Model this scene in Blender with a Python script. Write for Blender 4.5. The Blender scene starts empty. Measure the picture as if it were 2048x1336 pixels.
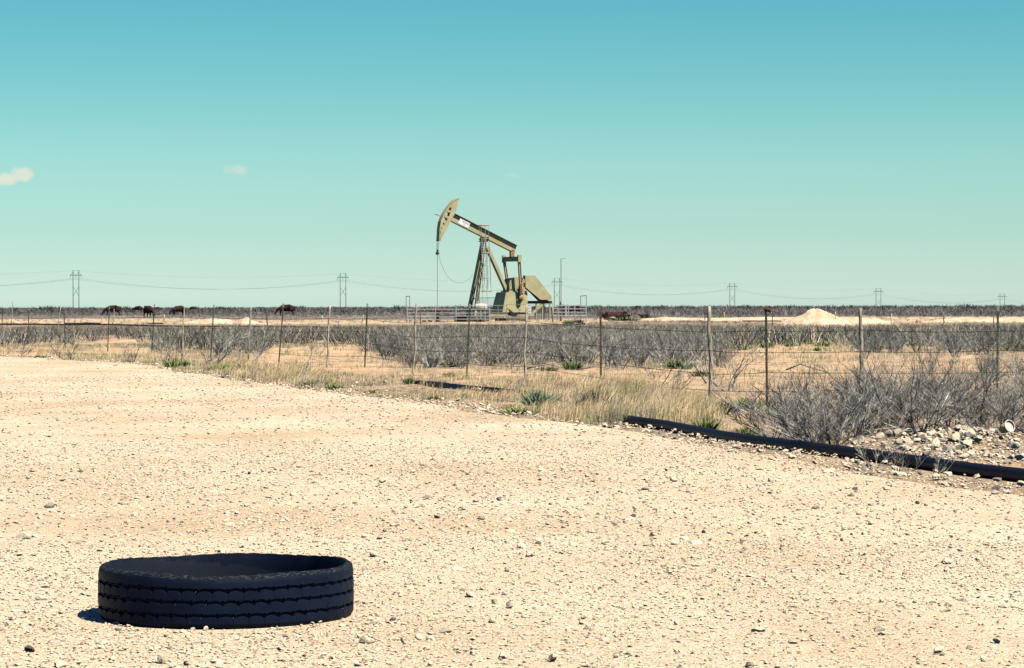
import bpy, bmesh, math, random
import numpy as np
from mathutils import Vector, Matrix, noise as mnoise

random.seed(7); rng = np.random.default_rng(7)
scene = bpy.context.scene
col = scene.collection
R = math.radians

# ------------------------------------------------------------------ camera
F = 5650.0            # focal length in pixels of the 2048 wide photograph
CH = 1.35             # eye height
HZ0, HZS = 612.7, -0.0022
pitch = math.atan((668 - HZ0) / F); roll = math.atan(-HZS)
fwd = Vector((0, math.cos(pitch), -math.sin(pitch)))
rt = Vector((1, 0, 0)); up = rt.cross(fwd)
rt2 = rt * math.cos(roll) - up * math.sin(roll)
up2 = up * math.cos(roll) + rt * math.sin(roll)
cam = bpy.data.cameras.new('camera'); camo = bpy.data.objects.new('camera', cam); col.objects.link(camo)
cam.sensor_width = 36; cam.lens = F / 2048 * 36; cam.clip_start = 0.1; cam.clip_end = 20000
m = Matrix((rt2, up2, -fwd)).transposed().to_4x4(); m.translation = (0, 0, CH)
camo.matrix_world = m
scene.camera = camo
scene.cycles.diffuse_bounces = 0
scene.render.resolution_x = 1024; scene.render.resolution_y = 668

# ------------------------------------------------------------------ light
SUN = Vector((0.52, -0.42, 1.0)).normalized()
sun_el = math.asin(SUN.z); sun_az = math.atan2(SUN.x, SUN.y)
world = bpy.data.worlds.new('World'); scene.world = world; world.use_nodes = True
wn = world.node_tree.nodes; wl = world.node_tree.links; wn.clear()

def N(nodes, typ, **kw):
    n = nodes.new(typ)
    for k, v in kw.items():
        if hasattr(n, k): setattr(n, k, v)
        else: n.inputs[k].default_value = v
    return n

def ramp(nodes, stops, interp='LINEAR'):
    n = nodes.new('ShaderNodeValToRGB'); cr = n.color_ramp; cr.interpolation = interp
    while len(cr.elements) < len(stops): cr.elements.new(0.5)
    for e, (p, c) in zip(cr.elements, stops):
        e.position = p; e.color = (*c, 1) if len(c) == 3 else c
    return n

def math_node(nodes, links, op, a, b=None, clamp=False):
    n = nodes.new('ShaderNodeMath'); n.operation = op; n.use_clamp = clamp
    for i, v in enumerate((a, b)):
        if v is None: continue
        if isinstance(v, (int, float)): n.inputs[i].default_value = v
        else: links.new(v, n.inputs[i])
    return n.outputs[0]

sky = N(wn, 'ShaderNodeTexSky', sky_type='NISHITA', sun_disc=False)
sky.sun_elevation = sun_el; sky.sun_rotation = sun_az; sky.altitude = 900; sky.air_density = 1.0; sky.dust_density = 1.2; sky.ozone_density = 1.5
tc = N(wn, 'ShaderNodeTexCoord')
sep = N(wn, 'ShaderNodeSeparateXYZ'); wl.new(tc.outputs['Generated'], sep.inputs[0])
zf = math_node(wn, wl, 'MAXIMUM', sep.outputs['Z'], 0.0)
zp = math_node(wn, wl, 'POWER', zf, 0.5)
SKY_TINT = [(0.0, (0.82, 1.04, 1.10)), (0.063, (0.778, 1.008, 1.064)), (0.164, (0.529, 0.757, 0.777)), (0.229, (0.443, 0.712, 0.672)), (0.281, (0.312, 0.649, 0.606)), (0.324, (0.234, 0.60, 0.586)), (0.5, (0.10, 0.30, 0.50)), (0.75, (0.07, 0.17, 0.48)), (1.0, (0.06, 0.13, 0.46))]
tint = ramp(wn, SKY_TINT); wl.new(zp, tint.inputs[0])
mix = N(wn, 'ShaderNodeVectorMath', operation='MULTIPLY')
wl.new(sky.outputs[0], mix.inputs[0]); wl.new(tint.outputs[0], mix.inputs[1])
cur = mix.outputs[0]
# small fair-weather clouds low over the plain
yy = math_node(wn, wl, 'MAXIMUM', sep.outputs['Y'], 0.05)
cxn = math_node(wn, wl, 'DIVIDE', sep.outputs['X'], yy); czn = math_node(wn, wl, 'DIVIDE', sep.outputs['Z'], yy)
cmb = N(wn, 'ShaderNodeCombineXYZ'); wl.new(cxn, cmb.inputs[0]); wl.new(czn, cmb.inputs[1])
nz = N(wn, 'ShaderNodeTexNoise'); nz.inputs['Scale'].default_value = 260; nz.inputs['Detail'].default_value = 5
wl.new(cmb.outputs[0], nz.inputs['Vector'])
def cloud_mask(px, py, sx, sy, nzamp):
    x0 = (px - 1024) / F; z0 = (HZ0 + HZS * (px - 1024) - py) / F
    dx = math_node(wn, wl, 'DIVIDE', math_node(wn, wl, 'SUBTRACT', cxn, x0), sx / F)
    dz = math_node(wn, wl, 'DIVIDE', math_node(wn, wl, 'SUBTRACT', czn, z0), sy / F)
    d = math_node(wn, wl, 'ADD', math_node(wn, wl, 'MULTIPLY', dx, dx), math_node(wn, wl, 'MULTIPLY', dz, dz))
    s = math_node(wn, wl, 'SUBTRACT', 1.0, d)
    return math_node(wn, wl, 'ADD', s, math_node(wn, wl, 'MULTIPLY', math_node(wn, wl, 'SUBTRACT', nz.outputs[0], 0.5), nzamp))
def smooth_mask(v, a, b, amt):
    n = wn.new('ShaderNodeMapRange'); n.interpolation_type = 'SMOOTHSTEP'
    n.inputs['From Min'].default_value = a; n.inputs['From Max'].default_value = b; n.inputs['To Max'].default_value = amt
    wl.new(v, n.inputs['Value']); return n.outputs[0]
front = math_node(wn, wl, 'GREATER_THAN', sep.outputs['Y'], 0.1)
clouds = [smooth_mask(math_node(wn, wl, 'MAXIMUM', cloud_mask(42, 350, 32, 19, 1.8), cloud_mask(8, 358, 46, 16, 1.8)), 0.0, 0.9, 0.62),
          smooth_mask(cloud_mask(474, 339, 34, 15, 2.2), 0.1, 1.3, 0.30),
          smooth_mask(cloud_mask(1026, 352, 26, 8, 2.4), 0.2, 1.6, 0.18)]
for c in clouds:
    mx = N(wn, 'ShaderNodeMix', data_type='RGBA'); wl.new(math_node(wn, wl, 'MULTIPLY', c, front), mx.inputs['Factor'])
    wl.new(cur, mx.inputs['A']); mx.inputs['B'].default_value = (5.6, 5.0, 4.1, 1); cur = mx.outputs['Result']
bg = N(wn, 'ShaderNodeBackground'); wl.new(cur, bg.inputs[0]); bg.inputs[1].default_value = 0.12
wo = N(wn, 'ShaderNodeOutputWorld'); wl.new(bg.outputs[0], wo.inputs[0])

sl = bpy.data.lights.new('sun', 'SUN'); sl.energy = 5.0; sl.angle = R(0.5); sl.color = (1.0, 0.93, 0.79)
so = bpy.data.objects.new('sun', sl); col.objects.link(so); so.rotation_euler = SUN.to_track_quat('Z', 'Y').to_euler(); so.location = (0, 0, 30)
scene.view_settings.view_transform = 'Standard'; scene.view_settings.look = 'None'
scene.view_settings.gamma = 1; scene.view_settings.use_curve_mapping = False
scene.view_settings.exposure = 0.45

# ------------------------------------------------------------------ helpers
def hz(px): return HZ0 + HZS * (px - 1024)
def at(px, py):
    """ground point (x, y) seen at a pixel of the 2048 px photograph, on level ground"""
    Y = CH * F / max(py - hz(px), 0.5)
    return (px - 1024) / F * Y, Y
def at_depth(px, py, Y):
    return Vector(((px - 1024) / F * Y, Y, CH + (hz(px) - py) / F * Y))
def to_px(x, y, z=0.0):
    px = 1024 + F * x / y
    return px, hz(px) + (CH - z) / y * F

def tag(o, label=None, cat=None, group=None, kind=None):
    if label: o['label'] = label
    if cat: o['category'] = cat
    if group: o['group'] = group
    if kind: o['kind'] = kind
    return o

def sstep(a, b, v):
    t = np.clip((np.asarray(v, float) - a) / (b - a), 0, 1); return t * t * (3 - 2 * t)

_g = rng.random((64, 64))
def vnoise(x, y):
    """tileable value noise, numpy"""
    x = np.asarray(x, float); y = np.asarray(y, float)
    xi = np.floor(x).astype(int); yi = np.floor(y).astype(int); fx = x - xi; fy = y - yi
    fx = fx * fx * (3 - 2 * fx); fy = fy * fy * (3 - 2 * fy)
    a = _g[xi % 64, yi % 64]; b = _g[(xi + 1) % 64, yi % 64]; c = _g[xi % 64, (yi + 1) % 64]; d = _g[(xi + 1) % 64, (yi + 1) % 64]
    return a + (b - a) * fx + (c - a) * fy + (a - b - c + d) * fx * fy
def fbm(x, y, o=3):
    s = 0; a = 0.5
    for i in range(o): s = s + a * (vnoise(x * 2 ** i + 17 * i, y * 2 ** i + 5 * i) - 0.5); a *= 0.5
    return s

# edge of the gravel lot, as X for a given Y
_e = [(-500, 688), (-200, 698), (0, 711), (100, 717), (180, 722), (300, 729), (340, 737), (430, 749), (520, 764), (620, 777), (700, 787), (800, 798),
      (900, 810), (1000, 826), (1100, 837), (1200, 848), (1270, 856), (1350, 871), (1450, 889), (1540, 905), (1620, 917), (1700, 936), (1800, 953), (1900, 967), (1980, 977), (2100, 992), (2400, 1050)]
_ep = sorted([at(*p)[::-1] for p in _e])
_eY = np.array([-40.0, 5.0] + [p[0] for p in _ep]); _eX = np.array([12.0, 7.4] + [p[1] for p in _ep])
def edge_x(Y): return np.interp(Y, _eY, _eX)

PILE = at(1910, 885); MOUND = at(1640, 649)
def terrain(x, y):
    x = np.asarray(x, float); y = np.asarray(y, float)
    off = sstep(0.2, 2.5, x - edge_x(y))                     # 0 on the lot, 1 in the verge and field
    off = np.maximum(off, sstep(120, 140, y))
    z = 0.16 * off * fbm(x * 0.45, y * 0.33, 4) - 0.05 * off * (1 - sstep(60, 120, y))
    z = z + 0.35 * sstep(70, 200, y) * fbm(x * 0.05, y * 0.02, 2)
    z = z - 0.38 * sstep(88, 135, y) * (1 - sstep(188, 224, y)) * off
    z = z + 0.025 * (1 - off) * fbm(x * 0.8 + 9, y * 0.25, 3)
    z = z + 0.13 * np.exp(-(((x - PILE[0]) / 1.3) ** 2 + ((y - PILE[1]) / 1.6) ** 2))
    z = z - 10.5 * (np.maximum(x, 0) / 464.0) ** 1.2 * sstep(1000, 1650, y)
    return z
def tz(x, y): return float(terrain(x, y))

def link_mesh(name, me, mat=None, parent=None):
    o = bpy.data.objects.new(name, me); col.objects.link(o)
    if mat and not me.materials: me.materials.append(mat)
    if parent: o.parent = parent
    return o

def tri_mesh(name, V, T, colors=None, smooth=False):
    """mesh from numpy vertices (n,3) and triangles (m,3); colors per vertex (n,3)"""
    V = np.asarray(V, np.float32); T = np.asarray(T, np.int32)
    me = bpy.data.meshes.new(name)
    me.vertices.add(len(V)); me.vertices.foreach_set('co', V.ravel())
    me.loops.add(T.size); me.loops.foreach_set('vertex_index', T.ravel())
    me.polygons.add(len(T)); me.polygons.foreach_set('loop_start', np.arange(0, T.size, T.shape[1], dtype=np.int32))
    me.polygons.foreach_set('loop_total', np.full(len(T), T.shape[1], np.int32))
    me.update(calc_edges=True)
    if colors is not None:
        a = me.color_attributes.new('tone', 'FLOAT_COLOR', 'POINT')
        c = np.ones((len(V), 4), np.float32); c[:, :3] = colors; a.data.foreach_set('color', c.ravel())
    me.polygons.foreach_set('use_smooth', np.full(len(T), smooth))
    return me

class MB:
    """collects polygons and builds them as one mesh"""
    def __init__(s): s.v = []; s.f = []
    def add(s, vs, fs):
        n = len(s.v); s.v += [tuple(v) for v in vs]; s.f += [tuple(i + n for i in f) for f in fs]; return s
    def box(s, c, size, rot=None):
        x, y, z = [d / 2 for d in size]; c = Vector(c)
        vs = [Vector(p) for p in ((-x, -y, -z), (x, -y, -z), (x, y, -z), (-x, y, -z), (-x, -y, z), (x, -y, z), (x, y, z), (-x, y, z))]
        if rot is not None: vs = [rot @ v for v in vs]
        return s.add([c + v for v in vs], [(0, 3, 2, 1), (4, 5, 6, 7), (0, 1, 5, 4), (1, 2, 6, 5), (2, 3, 7, 6), (3, 0, 4, 7)])
    def bar(s, a, b, w, h, side=(0, 1, 0)):
        """box beam from a to b; w along side axis, h across it"""
        a = Vector(a); b = Vector(b); d = (b - a); L = d.length; d.normalize()
        sd = Vector(side); sd = (sd - d * sd.dot(d)).normalized(); n = d.cross(sd)
        rot = Matrix((d, sd, n)).transposed()
        return s.box((a + b) / 2, (L, w, h), rot)
    def hbeam(s, a, b, w, h, side=(0, 1, 0), t=0.03):
        """H section: web lies in the plane across side, flanges span side"""
        a = Vector(a); b = Vector(b); d = (b - a).normalized()
        sd = Vector(side); sd = (sd - d * sd.dot(d)).normalized(); n = d.cross(sd)
        s.bar(a, b, t, h - 2 * t, sd)
        for q in (-1, 1): s.bar(a + n * q * (h / 2 - t / 2), b + n * q * (h / 2 - t / 2), w, t, sd)
        return s
    def prism(s, poly, y0, y1):
        """poly of (x, z), extruded from y0 to y1"""
        n = len(poly)
        vs = [(x, y0, z) for x, z in poly] + [(x, y1, z) for x, z in poly]
        fs = [tuple(range(n)), tuple(range(2 * n - 1, n - 1, -1))] + [(i, i + n, (i + 1) % n + n, (i + 1) % n) for i in range(n)]
        return s.add(vs, fs)
    def tube(s, pts, r, n=6, r1=None, cap=True, closed=False):
        pts = [Vector(p) for p in pts]; k = len(pts); vs = []
        prev = None
        for i, p in enumerate(pts):
            if closed: d = pts[(i + 1) % k] - pts[i - 1]
            else: d = pts[min(i + 1, k - 1)] - pts[max(i - 1, 0)]
            d.normalize()
            if prev is None: a = d.orthogonal().normalized()
            else: a = (prev - d * prev.dot(d)); a = a.normalized() if a.length > 1e-6 else d.orthogonal().normalized()
            prev = a; b = d.cross(a)
            rr = r if r1 is None else r + (r1 - r) * i / max(k - 1, 1)
            if callable(r): rr = r(i / max(k - 1, 1))
            vs += [p + a * math.cos(2 * math.pi * j / n) * rr + b * math.sin(2 * math.pi * j / n) * rr for j in range(n)]
        fs = []
        for i in range(k if closed else k - 1):
            o0 = i * n; o1 = ((i + 1) % k) * n
            fs += [(o0 + j, o0 + (j + 1) % n, o1 + (j + 1) % n, o1 + j) for j in range(n)]
        if cap and not closed: fs += [tuple(range(n - 1, -1, -1)), tuple((k - 1) * n + j for j in range(n))]
        return s.add(vs, fs)
    def lathe(s, prof, c, n=16, axis='Z'):
        """prof of (r, h)"""
        vs = []
        for r, h in prof:
            for j in range(n):
                a = 2 * math.pi * j / n; p = (r * math.cos(a), r * math.sin(a), h)
                if axis == 'X': p = (p[2], p[0], p[1])
                if axis == 'Y': p = (p[0], p[2], p[1])
                vs.append((p[0] + c[0], p[1] + c[1], p[2] + c[2]))
        fs = [(i * n + j, i * n + (j + 1) % n, (i + 1) * n + (j + 1) % n, (i + 1) * n + j) for i in range(len(prof) - 1) for j in range(n)]
        fs += [tuple(range(n - 1, -1, -1)), tuple((len(prof) - 1) * n + j for j in range(n))]
        return s.add(vs, fs)
    def mesh(s, name, smooth=False):
        me = bpy.data.meshes.new(name); me.from_pydata(s.v, [], s.f)
        bm = bmesh.new(); bm.from_mesh(me); bmesh.ops.recalc_face_normals(bm, faces=bm.faces); bm.to_mesh(me); bm.free()
        if smooth:
            for p in me.polygons: p.use_smooth = True
        me.update(); return me
    def build(s, name, mat, parent=None, smooth=False):
        return link_mesh(name, s.mesh(name, smooth), mat, parent)

def empty(name, loc, rz=0):
    o = bpy.data.objects.new(name, None); col.objects.link(o); o.location = loc; o.rotation_euler = (0, 0, rz); o.empty_display_size = 0.3; return o
def copy_obj(o, parent=None):
    c = o.copy(); col.objects.link(c)
    if parent is not None: c.parent = parent
    return c

# ------------------------------------------------------------------ materials
def mat(name, rough=0.8, metal=0.0, spec=0.3):
    m = bpy.data.materials.new(name); m.use_nodes = True
    b = m.node_tree.nodes['Principled BSDF']
    b.inputs['Roughness'].default_value = rough; b.inputs['Metallic'].default_value = metal
    b.inputs['Specular IOR Level'].default_value = spec
    return m, m.node_tree.nodes, m.node_tree.links, b

def noise_mat(name, c0, c1, scale=8, rough=0.8, metal=0.0, spec=0.3, bump=0.0, lo=0.35, hi=0.65, detail=5, c2=None, p2=0.8, obj_rand=0.0, coord='Object', stretch=None, bscale=None):
    m, n, l, b = mat(name, rough, metal, spec)
    t = N(n, 'ShaderNodeTexCoord'); src = t.outputs[coord]
    if stretch:
        mp = N(n, 'ShaderNodeMapping'); mp.inputs['Scale'].default_value = stretch; l.new(src, mp.inputs[0]); src = mp.outputs[0]
    x = N(n, 'ShaderNodeTexNoise'); x.inputs['Scale'].default_value = scale; x.inputs['Detail'].default_value = detail; l.new(src, x.inputs['Vector'])
    st = [(lo, c0), (hi, c1)]
    if c2: st.append((p2, c2))
    r = ramp(n, st); l.new(x.outputs[0], r.inputs[0]); out = r.outputs[0]
    if obj_rand:
        oi = N(n, 'ShaderNodeObjectInfo'); hv = N(n, 'ShaderNodeHueSaturation')
        mr = N(n, 'ShaderNodeMapRange'); mr.inputs['To Min'].default_value = 1 - obj_rand; mr.inputs['To Max'].default_value = 1 + obj_rand
        l.new(oi.outputs['Random'], mr.inputs['Value']); l.new(mr.outputs[0], hv.inputs['Value']); l.new(out, hv.inputs['Color']); out = hv.outputs[0]
    l.new(out, b.inputs['Base Color'])
    if bump:
        x2 = N(n, 'ShaderNodeTexNoise'); x2.inputs['Scale'].default_value = bscale or scale * 3; x2.inputs['Detail'].default_value = 6; l.new(src, x2.inputs['Vector'])
        bp = N(n, 'ShaderNodeBump'); bp.inputs['Strength'].default_value = bump; bp.inputs['Distance'].default_value = 0.02
        l.new(x2.outputs[0], bp.inputs['Height']); l.new(bp.outputs[0], b.inputs['Normal'])
    return m

def tone_mat(name, rough=0.9, spec=0.15, bump=0.0, scale=60, transl=0.0):
    """takes its colour from the mesh's own piece-by-piece colours"""
    m, n, l, b = mat(name, rough, 0, spec)
    a = N(n, 'ShaderNodeAttribute', attribute_name='tone')
    t = N(n, 'ShaderNodeTexCoord'); x = N(n, 'ShaderNodeTexNoise'); x.inputs['Scale'].default_value = scale; l.new(t.outputs['Object'], x.inputs['Vector'])
    mr = N(n, 'ShaderNodeMapRange'); mr.inputs['To Min'].default_value = 0.75; mr.inputs['To Max'].default_value = 1.2; l.new(x.outputs[0], mr.inputs['Value'])
    vm = N(n, 'ShaderNodeVectorMath', operation='SCALE'); l.new(a.outputs['Color'], vm.inputs[0]); l.new(mr.outputs[0], vm.inputs['Scale'])
    l.new(vm.outputs[0], b.inputs['Base Color'])
    if transl:
        g = N(n, 'ShaderNodeNewGeometry'); va = N(n, 'ShaderNodeVectorMath', operation='MULTIPLY_ADD'); l.new(g.outputs['Normal'], va.inputs[0]); va.inputs[1].default_value = (.55, .55, .55); va.inputs[2].default_value = (0, 0, .8)
        vn = N(n, 'ShaderNodeVectorMath', operation='NORMALIZE'); l.new(va.outputs[0], vn.inputs[0]); l.new(vn.outputs[0], b.inputs['Normal'])
        tr = n.new('ShaderNodeBsdfTranslucent'); l.new(vm.outputs[0], tr.inputs['Color']); ms = n.new('ShaderNodeMixShader'); ms.inputs[0].default_value = transl
        l.new(b.outputs[0], ms.inputs[1]); l.new(tr.outputs[0], ms.inputs[2]); l.new(ms.outputs[0], n['Material Output'].inputs['Surface'])
    if bump:
        bp = N(n, 'ShaderNodeBump'); bp.inputs['Strength'].default_value = bump; bp.inputs['Distance'].default_value = 0.01
        l.new(x.outputs[0], bp.inputs['Height']); l.new(bp.outputs[0], b.inputs['Normal'])
    return m

# ground: sand, dry litter, pale caliche strip far out, grey brush floor beyond
def ground_material():
    m, n, l, b = mat('field_soil', 0.95, 0, 0.1)
    g = N(n, 'ShaderNodeNewGeometry'); sp = N(n, 'ShaderNodeSeparateXYZ'); l.new(g.outputs['Position'], sp.inputs[0])
    def nz(scale, detail=5, stretch=None):
        x = N(n, 'ShaderNodeTexNoise'); x.inputs['Scale'].default_value = scale; x.inputs['Detail'].default_value = detail
        if stretch:
            mp = N(n, 'ShaderNodeMapping'); mp.inputs['Scale'].default_value = stretch; l.new(g.outputs['Position'], mp.inputs[0]); l.new(mp.outputs[0], x.inputs['Vector'])
        else: l.new(g.outputs['Position'], x.inputs['Vector'])
        return x.outputs[0]
    a = N(n, 'ShaderNodeAttribute', attribute_name='zone'); sc = N(n, 'ShaderNodeSeparateColor'); l.new(a.outputs['Color'], sc.inputs[0])
    sand = ramp(n, [(0.3, (0.44, 0.29, 0.16)), (0.5, (0.63, 0.43, 0.245)), (0.7, (0.72, 0.52, 0.32))]); l.new(nz(0.9, 8), sand.inputs[0])
    litter = ramp(n, [(0.35, (0.15, 0.125, 0.095)), (0.55, (0.29, 0.235, 0.165)), (0.7, (0.50, 0.38, 0.24))]); l.new(nz(7, 8), litter.inputs[0])
    cal = ramp(n, [(0.34, (0.30, 0.225, 0.145)), (0.48, (0.52, 0.39, 0.245)), (0.68, (0.66, 0.52, 0.345))]); l.new(nz(0.8, 8, (1, 0.35, 1)), cal.inputs[0])
    far = ramp(n, [(0.3, (0.115, 0.10, 0.085)), (0.52, (0.19, 0.165, 0.135)), (0.72, (0.42, 0.34, 0.24))]); l.new(nz(0.12, 7, (1, 0.15, 1)), far.inputs[0])
    def mixc(f, A, B):
        x = N(n, 'ShaderNodeMix', data_type='RGBA'); l.new(f, x.inputs['Factor']); l.new(A, x.inputs['A']); l.new(B, x.inputs['B']); return x.outputs['Result']
    c = mixc(sc.outputs[0], sand.outputs[0], litter.outputs[0])
    c = mixc(sc.outputs[1], c, cal.outputs[0])
    c = mixc(sc.outputs[2], c, far.outputs[0])
    l.new(c, b.inputs['Base Color'])
    v = nz(22, 8); bp = N(n, 'ShaderNodeBump'); bp.inputs['Strength'].default_value = 0.6; bp.inputs['Distance'].default_value = 0.04
    l.new(v, bp.inputs['Height']); l.new(bp.outputs[0], b.inputs['Normal'])
    return m

def gravel_material():
    m, n, l, b = mat('caliche_gravel', 0.95, 0, 0.12)
    g = N(n, 'ShaderNodeNewGeometry')
    def mp(s):
        x = N(n, 'ShaderNodeMapping'); x.inputs['Scale'].default_value = s; l.new(g.outputs['Position'], x.inputs[0]); return x.outputs[0]
    def nz(scale, detail, s=(1, 1, 1)):
        x = N(n, 'ShaderNodeTexNoise'); x.inputs['Scale'].default_value = scale; x.inputs['Detail'].default_value = detail; l.new(mp(s), x.inputs['Vector']); return x.outputs[0]
    v1 = N(n, 'ShaderNodeTexVoronoi'); v1.inputs['Scale'].default_value = 60; l.new(mp((1, 1, 1)), v1.inputs['Vector'])
    v2 = N(n, 'ShaderNodeTexVoronoi'); v2.inputs['Scale'].default_value = 110; l.new(mp((1, 1, 1)), v2.inputs['Vector'])
    base = ramp(n, [(0.28, (0.61, 0.47, 0.30)), (0.5, (0.75, 0.60, 0.41)), (0.72, (0.82, 0.68, 0.49))]); l.new(nz(0.55, 9, (1, 0.45, 1)), base.inputs[0])
    sc = N(n, 'ShaderNodeSeparateColor'); l.new(v1.outputs['Color'], sc.inputs[0])
    per = ramp(n, [(0.0, (0.50, 0.50, 0.52)), (0.10, (0.80, 0.79, 0.78)), (0.5, (0.97, 0.96, 0.95)), (1.0, (1.12, 1.13, 1.16))]); l.new(sc.outputs[0], per.inputs[0])
    sc2 = N(n, 'ShaderNodeSeparateColor'); l.new(v2.outputs['Color'], sc2.inputs[0])
    per2 = ramp(n, [(0.0, (0.62, 0.6, 0.6)), (0.15, (0.93, 0.93, 0.93)), (1.0, (1.06, 1.06, 1.06))]); l.new(sc2.outputs[1], per2.inputs[0])
    a = N(n, 'ShaderNodeVectorMath', operation='MULTIPLY'); l.new(base.outputs[0], a.inputs[0]); l.new(per.outputs[0], a.inputs[1])
    bd = ramp(n, [(0.30, (0.90, 0.875, 0.84)), (0.47, (1.0, 0.995, 0.985)), (0.6, (1.05, 1.055, 1.06))]); l.new(nz(0.9, 6, (0.16, 0.55, 1)), bd.inputs[0])
    a0 = N(n, 'ShaderNodeVectorMath', operation='MULTIPLY'); l.new(a.outputs[0], a0.inputs[0]); l.new(bd.outputs[0], a0.inputs[1]); a = a0
    a2 = N(n, 'ShaderNodeVectorMath', operation='MULTIPLY'); l.new(a.outputs[0], a2.inputs[0]); l.new(per2.outputs[0], a2.inputs[1])
    l.new(a2.outputs[0], b.inputs['Base Color'])
    h = math_node(n, l, 'ADD', math_node(n, l, 'MULTIPLY', v1.outputs['Distance'], -1.0), math_node(n, l, 'MULTIPLY', v2.outputs['Distance'], -0.5))
    h = math_node(n, l, 'ADD', h, math_node(n, l, 'MULTIPLY', nz(14, 6), 0.9))
    bp = N(n, 'ShaderNodeBump'); bp.inputs['Strength'].default_value = 0.75; bp.inputs['Distance'].default_value = 0.012
    l.new(h, bp.inputs['Height']); l.new(bp.outputs[0], b.inputs['Normal'])
    return m

M = {}
M['ground'] = ground_material(); M['gravel'] = gravel_material()
M['stone'] = tone_mat('pale_stone', bump=0.6, scale=45)
M['stone_obj'] = noise_mat('caliche_cobble', (0.50, 0.40, 0.28), (0.76, 0.64, 0.46), 3, 0.92, spec=0.12, bump=0.4, bscale=9, lo=0.3, hi=0.52, obj_rand=0.12)
M['stone_dark'] = noise_mat('dark_pebble', (0.05, 0.05, 0.06), (0.14, 0.13, 0.13), 12, 0.85, bump=0.4, obj_rand=0.4)
M['stone_grey'] = noise_mat('grey_pebble', (0.20, 0.19, 0.17), (0.38, 0.34, 0.29), 12, 0.9, bump=0.4, obj_rand=0.25)
M['twig'] = noise_mat('grey_twigs', (0.062, 0.058, 0.050), (0.37, 0.342, 0.288), 7, 0.9, spec=0.1, lo=0.36, hi=0.53, c2=(0.68, 0.63, 0.53), p2=0.68, obj_rand=0.3)
M['twig_far'] = tone_mat('brush_twigs', scale=0.7)
M['grass'] = tone_mat('dry_grass', scale=1.5, transl=.22)
M['green'] = noise_mat('green_leaves', (0.07, 0.13, 0.035), (0.24, 0.32, 0.09), 9, 0.75, spec=0.2, obj_rand=0.3)
M['bluegreen'] = noise_mat('blue_green_leaves', (0.08, 0.15, 0.09), (0.20, 0.29, 0.17), 9, 0.8, spec=0.2)
M['dark_shrub'] = noise_mat('dark_twigs', (0.035, 0.035, 0.04), (0.13, 0.12, 0.12), 9, 0.85, spec=0.1)
M['post_green'] = noise_mat('green_steel_post', (0.035, 0.05, 0.035), (0.11, 0.12, 0.075), 6, 0.55, spec=0.4, lo=0.4, hi=0.7, obj_rand=0.25)
M['post_cap'] = noise_mat('pale_post_tip', (0.22, 0.22, 0.17), (0.34, 0.33, 0.26), 12, 0.6)
M['rust_post'] = noise_mat('rusty_steel_post', (0.06, 0.035, 0.025), (0.17, 0.11, 0.07), 7, 0.7)
M['stave'] = noise_mat('weathered_stave', (0.28, 0.22, 0.155), (0.68, 0.57, 0.42), 5, 0.9, spec=0.1, bump=0.6, lo=0.34, hi=0.6, stretch=(6, 6, 1), obj_rand=0.2)
M['wire'] = noise_mat('dark_wire', (0.03, 0.025, 0.025), (0.08, 0.06, 0.05), 9, 0.6, 0.4)
M['rust'] = noise_mat('rust', (0.05, 0.015, 0.012), (0.17, 0.06, 0.04), 30, 0.85, bump=0.5)
M['pipe'] = noise_mat('black_pipe', (0.006, 0.008, 0.015), (0.013, 0.016, 0.026), 40, 0.6, spec=0.2, lo=0.4, hi=0.7, c2=(0.09, 0.08, 0.065), p2=0.84)
M['tan'] = noise_mat('tan_paint', (0.38, 0.34, 0.18), (0.49, 0.445, 0.25), 1.6, 0.6, spec=0.25, lo=0.3, hi=0.66, c2=(0.55, 0.37, 0.19), p2=0.78, obj_rand=0.05)
M['tan_rust'] = noise_mat('tan_paint_rusting', (0.42, 0.36, 0.18), (0.58, 0.34, 0.16), 3.0, 0.7, spec=0.2, lo=0.38, hi=0.62)
M['orange'] = noise_mat('orange_rust', (0.36, 0.13, 0.06), (0.62, 0.28, 0.14), 6, 0.75)
M['red_pink'] = noise_mat('faded_red_paint', (0.50, 0.13, 0.10), (0.66, 0.24, 0.18), 4, 0.6)
M['steel'] = noise_mat('grey_steel', (0.34, 0.34, 0.30), (0.50, 0.49, 0.42), 3, 0.5, 0.3)
M['galv'] = noise_mat('galvanised_rail', (0.42, 0.44, 0.43), (0.62, 0.63, 0.61), 3, 0.45, 0.2, obj_rand=0.1)
M['galv_dark'] = noise_mat('weathered_rail', (0.14, 0.15, 0.14), (0.30, 0.31, 0.28), 3, 0.6, 0.2)
M['dark_steel'] = noise_mat('dark_steel', (0.018, 0.02, 0.025), (0.05, 0.05, 0.055), 5, 0.6, 0.2)
M['white'] = noise_mat('white_sign', (0.80, 0.78, 0.74), (0.86, 0.84, 0.80), 4, 0.6)
M['cream'] = noise_mat('cream_tank_paint', (0.58, 0.54, 0.42), (0.68, 0.64, 0.52), 2, 0.5)
M['blue_print'] = noise_mat('blue_print', (0.03, 0.09, 0.20), (0.06, 0.15, 0.28), 9, 0.6)
M['red_print'] = noise_mat('red_print', (0.60, 0.20, 0.16), (0.70, 0.35, 0.30), 9, 0.6)
M['pole'] = noise_mat('dark_wood_pole', (0.07, 0.06, 0.055), (0.16, 0.14, 0.13), 0.6, 0.9)
M['yellow'] = noise_mat('yellow_marker', (0.75, 0.48, 0.10), (0.85, 0.60, 0.20), 5, 0.6)
M['cow'] = noise_mat('red_brown_hide', (0.022, 0.008, 0.008), (0.058, 0.020, 0.015), 2.5, 0.75, spec=0.25, obj_rand=0.3)
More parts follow.
